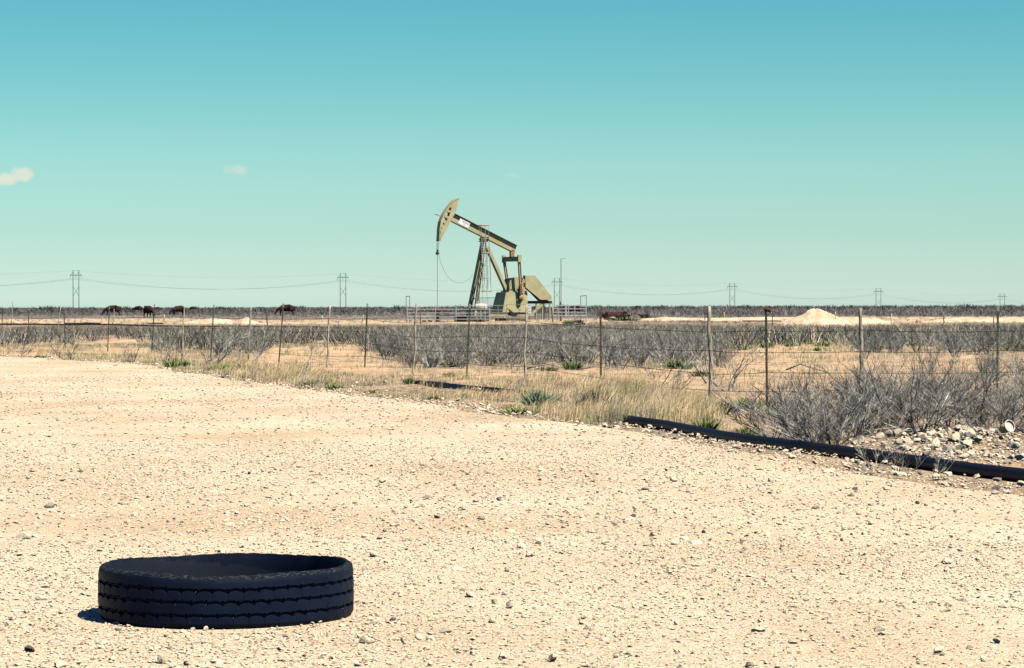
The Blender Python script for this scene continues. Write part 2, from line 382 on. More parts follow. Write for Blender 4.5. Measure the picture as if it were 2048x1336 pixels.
M['hide_white'] = noise_mat('white_hide', (0.5, 0.44, 0.36), (0.68, 0.62, 0.52), 5, 0.8)
M['heap'] = noise_mat('caliche_heap', (0.50, 0.38, 0.24), (0.72, 0.58, 0.41), 1.6, 0.95, spec=0.1, bump=1.0, bscale=9)
M['concrete'] = noise_mat('dark_concrete', (0.07, 0.055, 0.05), (0.14, 0.11, 0.09), 2, 0.9)
M['tub'] = noise_mat('white_plastic_tub', (0.70, 0.66, 0.54), (0.75, 0.72, 0.62), 20, 0.5)
M['tub_yellow'] = noise_mat('yellowed_plastic', (0.55, 0.42, 0.12), (0.68, 0.58, 0.30), 25, 0.5)
M['dead_wood'] = noise_mat('grey_dead_wood', (0.10, 0.085, 0.08), (0.36, 0.32, 0.29), 4, 0.9, bump=0.5, stretch=(5, 5, 1))

for k_ in ('green', 'bluegreen'):                            # leaves scatter light like a soft mass
    n_, l_ = M[k_].node_tree.nodes, M[k_].node_tree.links; b_ = n_['Principled BSDF']
    g_ = N(n_, 'ShaderNodeNewGeometry'); va_ = N(n_, 'ShaderNodeVectorMath', operation='MULTIPLY_ADD'); l_.new(g_.outputs['Normal'], va_.inputs[0]); va_.inputs[1].default_value = (.6, .6, .6); va_.inputs[2].default_value = (0, 0, .8)
    vn_ = N(n_, 'ShaderNodeVectorMath', operation='NORMALIZE'); l_.new(va_.outputs[0], vn_.inputs[0]); l_.new(vn_.outputs[0], b_.inputs['Normal'])

# ------------------------------------------------------------------ ground
def brush_density(x, y):
    """0..1: how thick the thornbush stands at a ground point"""
    px, py = to_px(x, y)
    d = 0.62 + 1.5 * fbm(x * 0.16 + 3, y * 0.07 + 8, 3)
    def hole(cx, cy, rx, ry, k=1.0):
        nonlocal d
        q = ((px - cx) / rx) ** 2 + ((py - cy) / ry) ** 2
        d = d - k * 1.4 * np.exp(-q * q * 0.8)
    hole(640, 700, 110, 26); hole(250, 680, 70, 14); hole(150, 690, 170, 16, .7); hole(600, 725, 180, 14); hole(1590, 735, 130, 40, .9); hole(1100, 745, 300, 14)
    hole(1330, 758, 90, 16, .8); hole(1470, 706, 60, 10, .6); hole(1800, 752, 130, 14, .4); hole(30, 705, 130, 16, .6)
    q = ((px - 1060) / 340) ** 2 + ((py - 698) / 44) ** 2
    d = d + 1.0 * np.exp(-q * q)
    q = ((px - 450) / 100) ** 2 + ((py - 695) / 18) ** 2
    d = d + 0.5 * np.exp(-q * q)
    d = d + 0.35 * sstep(672, 655, py) - .22 * sstep(1330, 1480, px) - .12 * sstep(620, 420, px)
    return np.clip(d, 0, 1)

def caliche_band(x, y):
    px, py = to_px(x, np.maximum(y, 1))
    n = 3.0 * fbm(px / 90.0, px * 0 + y * 0.01, 3) * 2
    lo = np.interp(px, [0, 500, 900, 1180, 1500, 2048], [637, 638, 638, 637, 634, 634]) + n * 0.6
    hi = np.interp(px, [0, 100, 300, 800, 1170, 1300, 1500, 1560, 1700, 1800, 2048], [646, 648, 648, 648, 646, 643, 641, 648, 650, 644, 641]) + n * 0.5
    return sstep(-1, 1, py - lo) * sstep(-1.2, 1.0, hi - py)

def build_ground():
    Yr = np.concatenate([np.linspace(-40, 16, 40), np.geomspace(16.5, 140, 300), np.geomspace(141, 700, 200), np.geomspace(705, 9000, 60)])
    U = np.linspace(-1, 1, 301); U = np.sign(U) * np.abs(U) ** 1.35
    X = np.outer(28 + 0.42 * np.maximum(Yr, 0), U); Y = np.repeat(Yr[:, None], len(U), 1)
    Z = terrain(X, Y) - 0.012
    V = np.stack([X, Y, Z], -1).reshape(-1, 3)
    nr, nc = X.shape; i = np.arange(nr - 1)[:, None] * nc + np.arange(nc - 1)[None]
    Q = np.stack([i, i + 1, i + nc + 1, i + nc], -1).reshape(-1, 4)
    me = tri_mesh('ground', V, Q, smooth=True)
    x, y = V[:, 0], V[:, 1]
    yp = np.maximum(y, 5)
    lit = 0.16 + 0.75 * brush_density(x, yp) + 1.0 * fbm(x * 1.1, y * 0.8, 4)
    lit = lit * sstep(5, 12, y) + 0.15 * sstep(2.5, 0.3, x - edge_x(y))
    c = np.ones((len(V), 4), np.float32)
    c[:, 0] = np.clip(lit, 0, 1); c[:, 1] = caliche_band(x, yp) * sstep(120, 160, y)
    c[:, 2] = sstep(240, 330, y) * (1 - c[:, 1])
    a = me.color_attributes.new('zone', 'FLOAT_COLOR', 'POINT'); a.data.foreach_set('color', c.ravel())
    tag(link_mesh('ground', me, M['ground']), kind='structure')
build_ground()

def build_lot():
    Yr = np.concatenate([np.linspace(-38, 9, 30), np.geomspace(9.2, 112, 520)])
    rag = 0.5 * fbm(Yr * 0.7, Yr * 0 + 3, 4) + 0.12 * fbm(Yr * 5, Yr * 0 + 1, 3) * 2
    Xb = edge_x(Yr) + rag * np.clip(Yr / 40, .3, 2)
    t = np.concatenate([np.linspace(0, 0.7, 60), np.linspace(0.71, 0.985, 130), [0.99, 0.994, 0.997, 1.0]])
    left = -26 - 0.42 * np.maximum(Yr, 0)
    X = left[:, None] + (Xb - left)[:, None] * t[None]; Y = np.repeat(Yr[:, None], len(t), 1)
    e = np.where(t > 0.992, -1.0, 0.0); e[-4:] = [0.02, 0.004, -0.02, -0.06]
    lift = np.where(t[None] < 0.99, 0.022, e[None])
    Z = terrain(X, Y) + lift
    V = np.stack([X, Y, Z], -1).reshape(-1, 3); nr, nc = X.shape
    i = np.arange(nr - 1)[:, None] * nc + np.arange(nc - 1)[None]
    tag(link_mesh('gravel_lot', tri_mesh('gravel_lot', V, np.stack([i, i + 1, i + nc + 1, i + nc], -1).reshape(-1, 4), smooth=True), M['gravel']), kind='structure')
build_lot()

# ------------------------------------------------------------------ stones
def ico(sub):
    bm = bmesh.new(); bmesh.ops.create_icosphere(bm, subdivisions=sub, radius=1)
    V = np.array([v.co[:] for v in bm.verts]); T = np.array([[v.index for v in f.verts] for f in bm.faces]); bm.free(); return V, T
def rock_base(sub, seed, flat=0.62, rough=0.34):
    V, T = ico(sub); r = np.random.default_rng(seed)
    out = V.copy()
    for k in range(13):                                      # shave facets off
        d = r.normal(size=3); d /= np.linalg.norm(d); cut = r.uniform(0.42, 0.85); q = out @ d
        out -= np.outer(np.maximum(q - cut, 0), d) * 0.97
    ph = r.uniform(0, 6, 3)
    out *= (1 + rough * 0.14 * (np.sin(V[:, 0] * 3 + ph[0]) + np.sin(V[:, 1] * 4 + ph[1]) + np.sin(V[:, 2] * 3.5 + ph[2])) / 1.5)[:, None]
    out *= np.array([1.0, r.uniform(0.65, 0.95), flat * r.uniform(0.8, 1.15)])
    return out, T

def scatter_mesh(bases, P, S, Cc, rot_tilt=0.35):
    """tile the base meshes over positions P, sizes S, colours Cc"""
    n = len(P); k = rng.integers(0, len(bases), n)
    VV, TT, CC = [], [], []; off = 0
    for b, (bv, bt) in enumerate(bases):
        idx = np.nonzero(k == b)[0]; m_ = len(idx)
        if m_ == 0: continue
        a = rng.uniform(0, 2 * np.pi, m_); tx = rng.normal(0, rot_tilt, m_)
        ca, sa, ct, st = np.cos(a), np.sin(a), np.cos(tx), np.sin(tx)
        v = bv[None] * S[idx][:, None, None]
        y = v[..., 1] * ct[:, None] - v[..., 2] * st[:, None]; z = v[..., 1] * st[:, None] + v[..., 2] * ct[:, None]
        x = v[..., 0] * ca[:, None] - y * sa[:, None]; y2 = v[..., 0] * sa[:, None] + y * ca[:, None]
        w = np.stack([x, y2, z], -1) + P[idx][:, None, :]
        VV.append(w.reshape(-1, 3)); TT.append((bt[None] + (np.arange(m_) * len(bv))[:, None, None] + off).reshape(-1, 3))
        CC.append(np.repeat(Cc[idx], len(bv), 0)); off += m_ * len(bv)
    return np.concatenate(VV), np.concatenate(TT), np.concatenate(CC)

TC = Vector((*at(450.5, 1241), 0)); TR = 0.543
def in_tyre(x, y, m_=0.02): return (x - TC.x) ** 2 + (y - TC.y) ** 2 < (TR + m_) ** 2
def stone_tones(n, dark=0.055, grey=0.15):
    base = np.array([0.76, 0.61, 0.425]) * rng.uniform(0.86, 1.16, (n, 1)) * rng.uniform(0.95, 1.05, (n, 3))
    u = rng.random(n)
    base[u < grey + dark] = np.array([0.40, 0.34, 0.26]) * rng.uniform(0.6, 1.3, ((u < grey + dark).sum(), 1))
    base[u < dark] = np.array([0.12, 0.105, 0.10]) * rng.uniform(0.5, 1.3, ((u < dark).sum(), 1))
    return np.clip(base, 0, 0.85)
def frustum_pts(n, y0, y1, mg=0.5):
    y = np.sqrt(rng.uniform(y0 * y0, y1 * y1, n)); x = rng.uniform(-1, 1, n) * (y * 0.186 + mg + 0.01 * y); return x, y

def chip_base(seed):
    r = np.random.default_rng(seed)
    V = np.array([[1, 0, 0], [.15, .85, 0], [-.9, .1, 0], [-.1, -.8, 0], [.1, .05, .55], [0, 0, -.4]]) * r.uniform(.75, 1.2, (6, 3)) + r.normal(0, .08, (6, 3))
    return V, np.array([[0, 1, 4], [1, 2, 4], [2, 3, 4], [3, 0, 4], [1, 0, 5], [2, 1, 5], [3, 2, 5], [0, 3, 5]])
def build_gravel():
    VS, TS, CS = [], [], []; off = 0
    b1 = [rock_base(1, s, 0.5) for s in range(8)]
    b2 = [rock_base(2, s + 20) for s in range(6)]
    ch = [chip_base(s) for s in range(12)]
    for (bases, n, y0, y1, smin, smax, power) in ((ch, 66000, 9.6, 16, 0.0035, 0.0125, 2.0), (ch, 52000, 16, 28, 0.005, 0.017, 2.0), (b1, 9000, 9.6, 16, 0.006, 0.022, 2.6), (b1, 8000, 16, 27, 0.007, 0.025, 2.6), (ch, 34000, 27, 55, 0.009, 0.028, 2.4), (ch, 9000, 55, 100, 0.014, 0.036, 2.4), (b2, 700, 9.6, 24, 0.018, 0.042, 2.6)):
        x, y = frustum_pts(n, y0, y1)
        ok = (x < edge_x(y) + 0.25) & ~in_tyre(x, y)
        ok &= rng.random(n) < 0.35 + 1.5 * (fbm(x * 0.7 + 2, y * 0.35, 3) + 0.3)
        x, y = x[ok], y[ok]; s = smin + (smax - smin) * rng.random(len(x)) ** power
        tn_ = stone_tones(len(x)); dk = tn_[:, 0] < .2; s[dk] = np.minimum(s[dk], smin + (smax - smin) * .32)
        z = terrain(x, y) + 0.022 + s * rng.uniform(-0.05, 0.35, len(x))
        v, t, c = scatter_mesh(bases, np.stack([x, y, z], -1), s, tn_)
        VS.append(v); TS.append(t + off); CS.append(c); off += len(v)
    # ridge of coarser bits at the edge of the lot
    n = 2600; y = rng.uniform(19, 100, n) ; x = edge_x(y) + rng.normal(-0.1, 0.35, n); s = 0.012 + 0.05 * rng.random(n) ** 3
    z = terrain(x, y) + 0.012 + s * 0.2
    v, t, c = scatter_mesh(b1, np.stack([x, y, z], -1), s, stone_tones(n, 0.02, 0.1)); VS.append(v); TS.append(t + off); CS.append(c); off += len(v)
    # crumbs in the verge
    n = 2600; y = rng.uniform(20, 60, n); x = edge_x(y) + rng.uniform(0, 3.6, n) * (1 + (y < 32)); s = 0.008 + 0.03 * rng.random(n) ** 3
    z = terrain(x, y) + s * 0.2
    v, t, c = scatter_mesh(b1, np.stack([x, y, z], -1), s, stone_tones(n, 0.02, 0.1) * 0.9); VS.append(v); TS.append(t + off)
    n = 2600; pp = np.stack([rng.normal(1900, 110, n), rng.normal(897, 22, n)], 1); tp_ = np.interp(pp[:, 0], [1640, 1760, 1850, 1900, 1960, 2100], [905, 880, 856, 850, 856, 866]); bt_ = np.interp(pp[:, 0], [1640, 1800, 1900, 2048, 2150], [897, 912, 922, 937, 948])
    pp = pp[(pp[:, 1] > tp_) & (pp[:, 1] < bt_)]; n = len(pp); y = CH * F / (pp[:, 1] - hz(pp[:, 0])); x = (pp[:, 0] - 1024) / F * y; s = 0.010 + 0.026 * rng.random(n) ** 2
    z = terrain(x, y) + s * 0.3; CS.append(c); off += len(v)
    v, t, c = scatter_mesh(b1, np.stack([x, y, z], -1), s, stone_tones(n, 0.03, 0.15)); VS.append(v); TS.append(t + off); CS.append(c)
    me = tri_mesh('gravel', np.concatenate(VS), np.concatenate(TS), np.concatenate(CS))
    tag(link_mesh('gravel', me, M['stone']), 'loose pale limestone gravel strewn over the lot', 'gravel', kind='stuff')
build_gravel()

ROCKS = [tri_mesh('stone', *rock_base(3, 50 + s, 0.72, 0.3), smooth=False) for s in range(8)]
for r_ in ROCKS: r_.materials.append(M['stone_obj'])
def rock(px, py, w_px, label, group=None, mt=None, squash=1.0, k=None, lift=0.3):
    x, y = at(px, py); s = w_px / 2 * y / F
    o = bpy.data.objects.new('stone', ROCKS[k if k is not None else random.randrange(8)]); col.objects.link(o)
    if mt: o.material_slots[0].link = 'OBJECT'; o.material_slots[0].material = M[mt]
    o.location = (x, y, tz(x, y) + 0.02 + s * lift * squash); o.scale = (s, s * random.uniform(.8, 1.1), s * squash)
    o.rotation_euler = (random.uniform(-.3, .3), random.uniform(-.3, .3), random.uniform(0, 6.28))
    return tag(o, label, 'stone', group)

rock(44, 1088, 38, 'flat tan stone with a dark end on the gravel at the left edge', k=1, squash=.8)
rock(134, 1168, 20, 'round pale stone on the gravel left of the tyre', k=2)
rock(92, 1168, 12, 'small brown half-buried stone just left of the round pale stone', mt='stone_grey')
rock(1266, 1042, 13, 'small black stone alone in the middle of the gravel lot, right of centre', mt='stone_dark')
rock(1303, 1081, 13, 'small black stone nearer and right of the other lone black stone', mt='stone_dark')
rock(659, 911, 9, 'small dark pebble on the gravel above the tyre, halfway to the verge', mt='stone_dark')
rock(783, 1252, 20, 'grey angular stone on the gravel right of the tyre base', mt='stone_grey', k=4)
rock(746, 1258, 22, 'blunt pale stone between the tyre and the grey angular stone', k=5)
rock(838, 1290, 26, 'cream stone beside a long thin one on the near gravel right of the tyre', k=3)
rock(862, 1291, 30, 'long thin cream stone tilted up on the near gravel', k=6, squash=.6)
rock(1758, 1276, 26, 'wedge of pale stone with a dark shaded foot near the bottom right', k=0)
rock(1342, 1158, 15, 'small dark brown stone on the near gravel, right of centre', mt='stone_dark', squash=.6)
rock(1517, 1277, 34, 'broad low pale stone with a black hollow beside it', k=7, squash=.8)
rock(1494, 1303, 26, 'flat blue-grey stone at the bottom of the gravel lot', mt='stone_grey', squash=.4)
rock(1940, 1312, 26, 'round pale stone near the bottom right corner', k=2)
rock(944, 1320, 20, 'rounded tan stone with a dark foot at the bottom edge, right of the tyre', k=1)
rock(620, 1288, 16, 'small brown stone on the gravel just below the tyre', mt='stone_grey', squash=.5)
rock(235, 1272, 24, 'mottled grey stone on the gravel below the left side of the tyre', mt='stone_grey', squash=.6)
rock(1598, 909, 26, 'flat pale stone with a dark shadow against the near side of the black pipe', squash=.5, k=5)
rock(2042, 978, 22, 'squared pale block at the right edge below the black pipe', k=4, squash=1.1)
rock(1240, 851, 14, 'rounded pale stone at the tip of the black pipe', k=2)
rock(1300, 858, 14, 'pale stone against the black pipe near its hidden end', k=3)
rock(1232, 858, 16, 'buff stone on the lot edge just before the tip of the black pipe', k=6, squash=.6)
rock(259, 718, 8, 'lone round white stone in the grass where the lot ends, far left', k=2, squash=1.1)
rock(712, 769, 15, 'leaning pale stone in dry grass below the torn rubber', k=5, squash=1.2)
rock(770, 766, 12, 'pale stone in dry grass at the far end of the black pipe', k=1)
rock(951, 778, 24, 'flat pale slab lying against the far stretch of black pipe', k=3, squash=.4)
rock(1300, 795, 12, 'small pale stone in the sandy gap behind tall dry grass', k=2)
rock(1075, 735, 12, 'pale stone at the foot of dead branches beyond the fence', k=4)
# loose stones that nothing tells apart
for i in range(120):
    while True:
        y = math.sqrt(random.uniform(10.2 ** 2, 21 ** 2)); x = random.uniform(-1, 1) * y * 0.183
        if not in_tyre(x, y, 0.12) and x < edge_x(y) - 0.2: break
    px, py = to_px(x, y)
    u = random.random()
    mt, lb = (('stone_grey', 'grey pebble') if u < .16 else ('stone_dark', 'dark pebble') if u < .26 else (None, 'pale cream stone'))
    rock(px, py, random.uniform(9, 20) * (0.55 if u < .3 else 1), lb + ' lying loose on the open gravel of the lot', lb + 's lying loose on the gravel', mt, squash=random.uniform(.5, .9), lift=.15)
# pile of stones behind the pipe
def pile_pt():
    while True:
        px = random.gauss(1900, 95); py = random.gauss(899, 20)
        top = np.interp(px, [1650, 1760, 1850, 1900, 1960, 2100], [905, 885, 862, 855, 862, 872]); bot = np.interp(px, [1650, 1800, 1900, 2048, 2150], [895, 908, 917, 933, 945])
        if 1660 < px < 2140 and top < py < bot: return px, py
rock(1920, 864, 36, 'large buff boulder topmost on the stone pile behind the black pipe', k=0, squash=.9)
rock(1878, 868, 34, 'large rounded boulder at the top left of the stone pile, beside the dark shrub stem', k=2, squash=.8)
rock(1840, 893, 30, 'rounded boulder low in the stone pile below the dark shrub stem', k=3)
rock(1904, 895, 40, 'biggest pale boulder in the middle of the stone pile', k=5)
rock(1893, 906, 24, 'brownish stone tucked under the biggest boulder, next to the pipe', k=6, mt='stone_grey')
rock(1945, 893, 34, 'broad smooth boulder in the stone pile left of the plastic tub', k=1)
rock(2020, 900, 28, 'pale boulder just below the plastic tub', k=4)
rock(1732, 880, 26, 'long tilted stone at the left end of the stone pile', k=7, squash=.6)
for i in range(170):
    px, py = pile_pt(); rock(px, py, 8 + 23 * random.random() ** 1.6, 'pale stone among the heap behind the black pipe', 'pale stones heaped behind the black pipe', squash=random.uniform(.6, 1), lift=.35)

# ------------------------------------------------------------------ vegetation
def shrub_mesh(name, seed, h, spread, stems, kids, twigs, r0, sides=3, lean=(0, 0), up=1.0):
    """bare thornbush: stems fan from one root, fork twice"""
    r = random.Random(seed); V = []; T = []
    def seg_chain(p, d, L, n, ra, rb, wob):
        pts = [p.copy()]; 
        for i in range(n):
            d = (d + Vector((r.gauss(0, wob), r.gauss(0, wob), r.gauss(0, wob * .7) + 0.03 * up))).normalized()
            p = p + d * (L / n); pts.append(p.copy())
        base = len(V)
        for i, q in enumerate(pts):
            dd = (pts[min(i + 1, n)] - pts[max(i - 1, 0)]).normalized(); a = dd.orthogonal().normalized(); b = dd.cross(a)
            rr = ra + (rb - ra) * i / n
            for j in range(sides):
                an = 2 * math.pi * j / sides; V.append(tuple(q + a * math.cos(an) * rr + b * math.sin(an) * rr))
        for i in range(n):
            for j in range(sides):
                a0 = base + i * sides + j; b0 = base + i * sides + (j + 1) % sides
                T.append((a0, b0, b0 + sides)); T.append((a0, b0 + sides, a0 + sides))
        return pts, d
    for s in range(stems):
        an = 2 * math.pi * (s + r.random()) / stems; k = spread * r.uniform(0.35, 1.15)
        d = Vector((math.cos(an) * k + lean[0], math.sin(an) * k + lean[1], 1.0)).normalized()
        L = h * r.uniform(0.65, 1.15) / max(d.z, 0.45) * .8
        root = Vector((math.cos(an) * r.uniform(0, .12), math.sin(an) * r.uniform(0, .12), -0.03))
        pts, _ = seg_chain(root, d, L, 6, r0 * r.uniform(.8, 1.3), r0 * .35, 0.17)
        for c in range(kids):
            i = r.randint(1, 5); q = pts[i]; base_d = (pts[i + 1] - pts[i]).normalized()
            dv = (base_d + Vector((r.gauss(0, .6), r.gauss(0, .6), r.uniform(0.0, .7)))).normalized()
            L2 = L * r.uniform(.25, .55)
            p2, _ = seg_chain(q, dv, L2, 4, r0 * .45, r0 * .2, 0.2)
            for w in range(twigs):
                j = r.randint(1, 3); dv2 = ((p2[j + 1] - p2[j]).normalized() + Vector((r.gauss(0, .7), r.gauss(0, .7), r.uniform(-.1, .8)))).normalized()
                seg_chain(p2[j], dv2, L2 * r.uniform(.3, .75), 2, r0 * .24, r0 * .12, 0.2)
    return np.array(V), np.array(T)

def clump_mesh(seed, h, w, n, bw):
    """light version for the middle distance: upright forked slivers"""
    r = np.random.default_rng(seed); V = []; T = []
    for i in range(n):
        a = r.uniform(0, 6.28); k = r.random() ** .5 * w * .45; p = np.array([math.cos(a) * k * .5, math.sin(a) * k * .5, -.02])
        tip = np.array([math.cos(a) * k * 1.7 + r.normal(0, .1), math.sin(a) * k * 1.7 + r.normal(0, .1), h * r.uniform(.45, 1.05)])
        mid = (p + tip) / 2 + r.normal(0, .07, 3); s = r.uniform(0, 3.14); u = np.array([math.cos(s), math.sin(s), 0]) * bw
        b = len(V); V += [p - u, p + u, mid - u * .7, mid + u * .7, tip]; T += [(b, b + 1, b + 3), (b, b + 3, b + 2), (b + 2, b + 3, b + 4)]
        for q in range(3):
            s0 = mid + (tip - mid) * r.uniform(0, .6); t2 = s0 + np.array([r.normal(0, .14), r.normal(0, .14), r.uniform(.08, .3)]) * h
            b = len(V); V += [s0 - u * .6, s0 + u * .6, t2]; T += [(b, b + 1, b + 2)]
    return np.array(V), np.array(T)

NEAR = []
for s, (h, sp, st, lean) in enumerate([(0.85, 1.0, 15, (0, 0)), (0.80, 1.2, 16, (-.2, 0)), (0.95, .9, 14, (.25, 0)), (0.75, 1.35, 16, (0, -.2)), (0.9, 1.05, 17, (-.3, .1))]):
    me = tri_mesh('thornbush', *shrub_mesh('t', 100 + s, h, sp, st, 8, 5, 0.0085, lean=lean)); me.materials.append(M['twig']); NEAR.append(me)
MID = []
for s in range(6):
    me = tri_mesh('thornbush', *shrub_mesh('t', 200 + s, 0.9 + .05 * (s % 3), .75 + .1 * (s % 2), 13, 6, 3, 0.0095)); me.materials.append(M['twig']); MID.append(me)
OPEN = []
for s in range(4):
    me = tri_mesh('thornbush', *shrub_mesh('t', 300 + s, 0.8, .95, 5, 5, 4, 0.012, lean=((-.3, .35, .1, -.1)[s], 0))); me.materials.append(M['twig']); OPEN.append(me)

def bush(me, x, y, s, label, group=None, name='thornbush', mt=None, rz=None, sz=1.0):
    o = bpy.data.objects.new(name, me); col.objects.link(o)
    if mt: o.material_slots[0].link = 'OBJECT'; o.material_slots[0].material = M[mt]
    o.location = (x, y, tz(x, y) - .01); o.scale = (s, s, s * sz); o.rotation_euler = (0, 0, random.uniform(0, 6.28) if rz is None else rz)
    return tag(o, label, 'bush', group)

near_bushes = [(1545, 872, .95, 0, 'silvery thornbush just behind the pipe, right of the capped steel post, spilling to the left'),
 (1610, 888, .85, 3, 'low tangled thornbush behind the pipe with its foot in dark litter'),
 (1655, 905, .85, 1, 'pale-stemmed thornbush with a whitish root right behind the pipe'),
 (1730, 868, 1.0, 4, 'thornbush behind and right of the pale-rooted one, below the right wooden stave'),
 (1845, 885, 1.05, 2, 'big thornbush with a thick black forked base left of the stone pile'),
 (1800, 852, 1.0, 1, 'dense thornbush behind the black-based one'),
 (1905, 850, 1.0, 0, 'thornbush rising right behind the top of the stone pile'),
 (1975, 862, 1.05, 3, 'thornbush behind the plastic tub, in front of the right-hand steel post'),
 (2120, 882, 1.1, 4, 'thornbush cut off by the right edge of the photo, beside the plastic tub'),
 (1690, 838, .95, 2, 'grey thornbush below the foot of the right wooden stave, behind the front row'),
 (1600, 838, .8, 1, 'thin thornbush close right of the capped steel post'),
 (1760, 818, .9, 3, 'thornbush right of the right wooden stave foot'),
 (1850, 818, .9, 4, 'thornbush on the fence line midway between the right stave and the right steel post'),
 (1940, 825, .95, 0, 'thornbush on the fence line just left of the right steel post'),
 (2020, 828, 1.0, 2, 'thornbush just right of the right steel post'),
 (2085, 850, 1.0, 1, 'thornbush beyond the right edge of the frame, behind the cut-off one'),
 (1575, 880, .70, 2, 'small silvery thornbush squeezed between the spilling one and the tangled one'), (1635, 893, .60, 4, 'small thornbush between the tangled one and the pale-rooted one'),
 (1700, 884, .75, 0, 'thornbush filling the gap right of the pale-rooted one'), (1770, 872, .75, 2, 'small thornbush left of the black-based one'), (1665, 862, .85, 3, 'thornbush close behind the tangled and pale-rooted ones'),
 (1720, 846, .85, 4, 'thornbush in the second row below the right wooden stave'), (1880, 838, .80, 2, 'thornbush in the second row behind the stone pile'), (1950, 845, .80, 1, 'thornbush in the second row left of the plastic tub'),
 (2015, 858, .80, 4, 'thornbush in the second row right behind the plastic tub'), (1625, 818, .70, 0, 'low thornbush right behind the capped steel post foot')]
for px, py, s, k, lb in near_bushes:
    x, y = at(px, py); bush(NEAR[k], x, y, s * .92, lb, sz=.86)
for px, py, s, k, lb in [(1455, 776, 1.1, 1, 'dark open thornbush just right of the middle wooden stave'), (1350, 772, .9, 0, 'broken leaning thornbush left of the middle wooden stave with a litter-filled base'),
   (1320, 765, .8, 3, 'small sprawling thornbush right of the rusty steel post'), (415, 736, 1.25, 0, 'tall open bare shrub at the fence above the two green tufts, left'), (336, 728, 1.0, 1, 'bare shrub forked low beside the fence, right of the fourth left post'),
   (40, 716, .8, 3, 'sparse bare shrub at the verge at the far left'), (265, 721, .8, 0, 'thin bare shrub at the verge above the round white stone'), (140, 722, .8, 1, 'slanting bare shrub on the left verge'),
   (622, 716, .7, 2, 'little bare shrub on the sand between the wooden stave and the leaning steel post'), (500, 722, .9, 3, 'scraggly bare shrub in the tall grass left of the leaning steel post'),
   (1240, 736, .9, 2, 'open dark shrub beyond the fence, right of the rusty steel post')]:
    x, y = at(px, py); bush(OPEN[k], x, y, s, lb)
for i, (px, py) in enumerate([(2180, 900), (2260, 870), (2330, 905), (2150, 835), (2240, 825), (2400, 880), (2480, 915)]):
    x, y = at(px, py); bush(NEAR[i % 5], x, y, random.uniform(.8, 1.05), 'silver-grey thornbush beyond the right edge of the frame', 'thornbushes beyond the right edge of the frame')
# twiggy weed lying over the pipe
x, y = at(1800, 948); w = bush(OPEN[1], x, y, .40, 'sprawling dry weed growing over the near side of the black pipe', name='dry_weed'); w['category'] = 'weed'
x, y = at(1745, 938); w = bush(OPEN[2], x, y, .34, 'dry twiggy weed left of the sprawling weed against the pipe', name='dry_weed'); w['category'] = 'weed'
x, y = at(1870, 952); w = bush(OPEN[0], x, y, .36, 'dry twiggy weed right of the sprawling weed against the pipe', name='dry_weed'); w['category'] = 'weed'

# thicket: 260 nearest bushes singly, the rest as one mass
cand = []
n = 15000; yy_ = np.sqrt(rng.uniform(40 ** 2, 235 ** 2, n)); xx_ = rng.uniform(-1, 1, n) * (yy_ * 0.20 + 1)
px_, py_ = to_px(xx_, yy_)
fy = np.interp(px_, [0, 300, 560, 730, 940, 1200, 1420, 1533, 2048], [690, 702, 712, 722, 738, 748, 776, 800, 812])
dens = brush_density(xx_, yy_)
ok = (py_ < fy) & (rng.random(n) < dens * 0.6) & (caliche_band(xx_, yy_) < 0.3)
ok &= ~((np.abs(px_ - 990) < 190) & (yy_ > 218))
xx_, yy_, dens = xx_[ok], yy_[ok], dens[ok]
order = np.argsort(yy_); xx_, yy_, dens = xx_[order], yy_[order], dens[order]
print('thicket bushes', len(xx_))
K = 262
for i in range(min(K, len(xx_))):
    s = random.uniform(.7, 1.1) * (0.65 + .4 * dens[i])
    Yb = float(yy_[i]); pxb = to_px(float(xx_[i]), Yb)[0]; s = min(s, max((1.35 - random.uniform(34, 46) / F * Yb - tz(float(xx_[i]), Yb)) / 1.02, .2))
    if pxb > 1480 and Yb < 75: s *= random.uniform(.5, .8)
    bush(MID[i % 6], float(xx_[i]), float(yy_[i]), s, 'bare grey thornbush in the thicket beyond the wire fence', 'bare thornbushes in the thicket beyond the fence')
mids = [clump_mesh(s, 0.95, 1.3, 46, 0.010) for s in range(6)]
P = np.stack([xx_[K:], yy_[K:], terrain(xx_[K:], yy_[K:])], -1); S = rng.uniform(.8, 1.2, len(P)) * (0.7 + .35 * dens[K:])
tones = np.array([0.30, 0.265, 0.22]) * rng.uniform(0.6, 1.4, (len(P), 1)) * rng.uniform(0.9, 1.1, (len(P), 3))
S = np.minimum(S, np.maximum(1.35 - rng.uniform(33, 41, len(P)) / F * P[:, 1] - P[:, 2], .16) / .95)
mids_far = [clump_mesh(s + 30, 0.95, 1.5, 20, 0.017) for s in range(6)]
nr_ = P[:, 1] < 95; v, t, c = scatter_mesh(mids, P[nr_], S[nr_], tones[nr_], rot_tilt=0.03); thin = ~nr_ & (rng.random(len(P)) < .8)
v2_, t2_, c2_ = scatter_mesh(mids_far, P[thin], S[thin], tones[thin], rot_tilt=0.03); t = np.r_[t, t2_ + len(v)]; v = np.r_[v, v2_]; c = np.r_[c, c2_]
nb_ = len(c) // 14 + 1; kk = rng.random(nb_); f_ = np.where((kk < .3)[:, None], np.array([.28, .30, .40]), np.where((kk < .5)[:, None], np.array([2.0, 1.85, 1.5]), np.where((kk < .65)[:, None], np.array([.8, 1.05, .85]), np.array([1.0, 1.0, 1.0])))) * rng.uniform(.7, 1.3, (nb_, 1))
c = c * np.repeat(f_, 14, 0)[:len(c)]
tag(link_mesh('thicket', tri_mesh('thicket', v, t, c), M['twig_far']), 'thicket of grey bare brush stretching back to the pale strip', 'brush', kind='stuff')

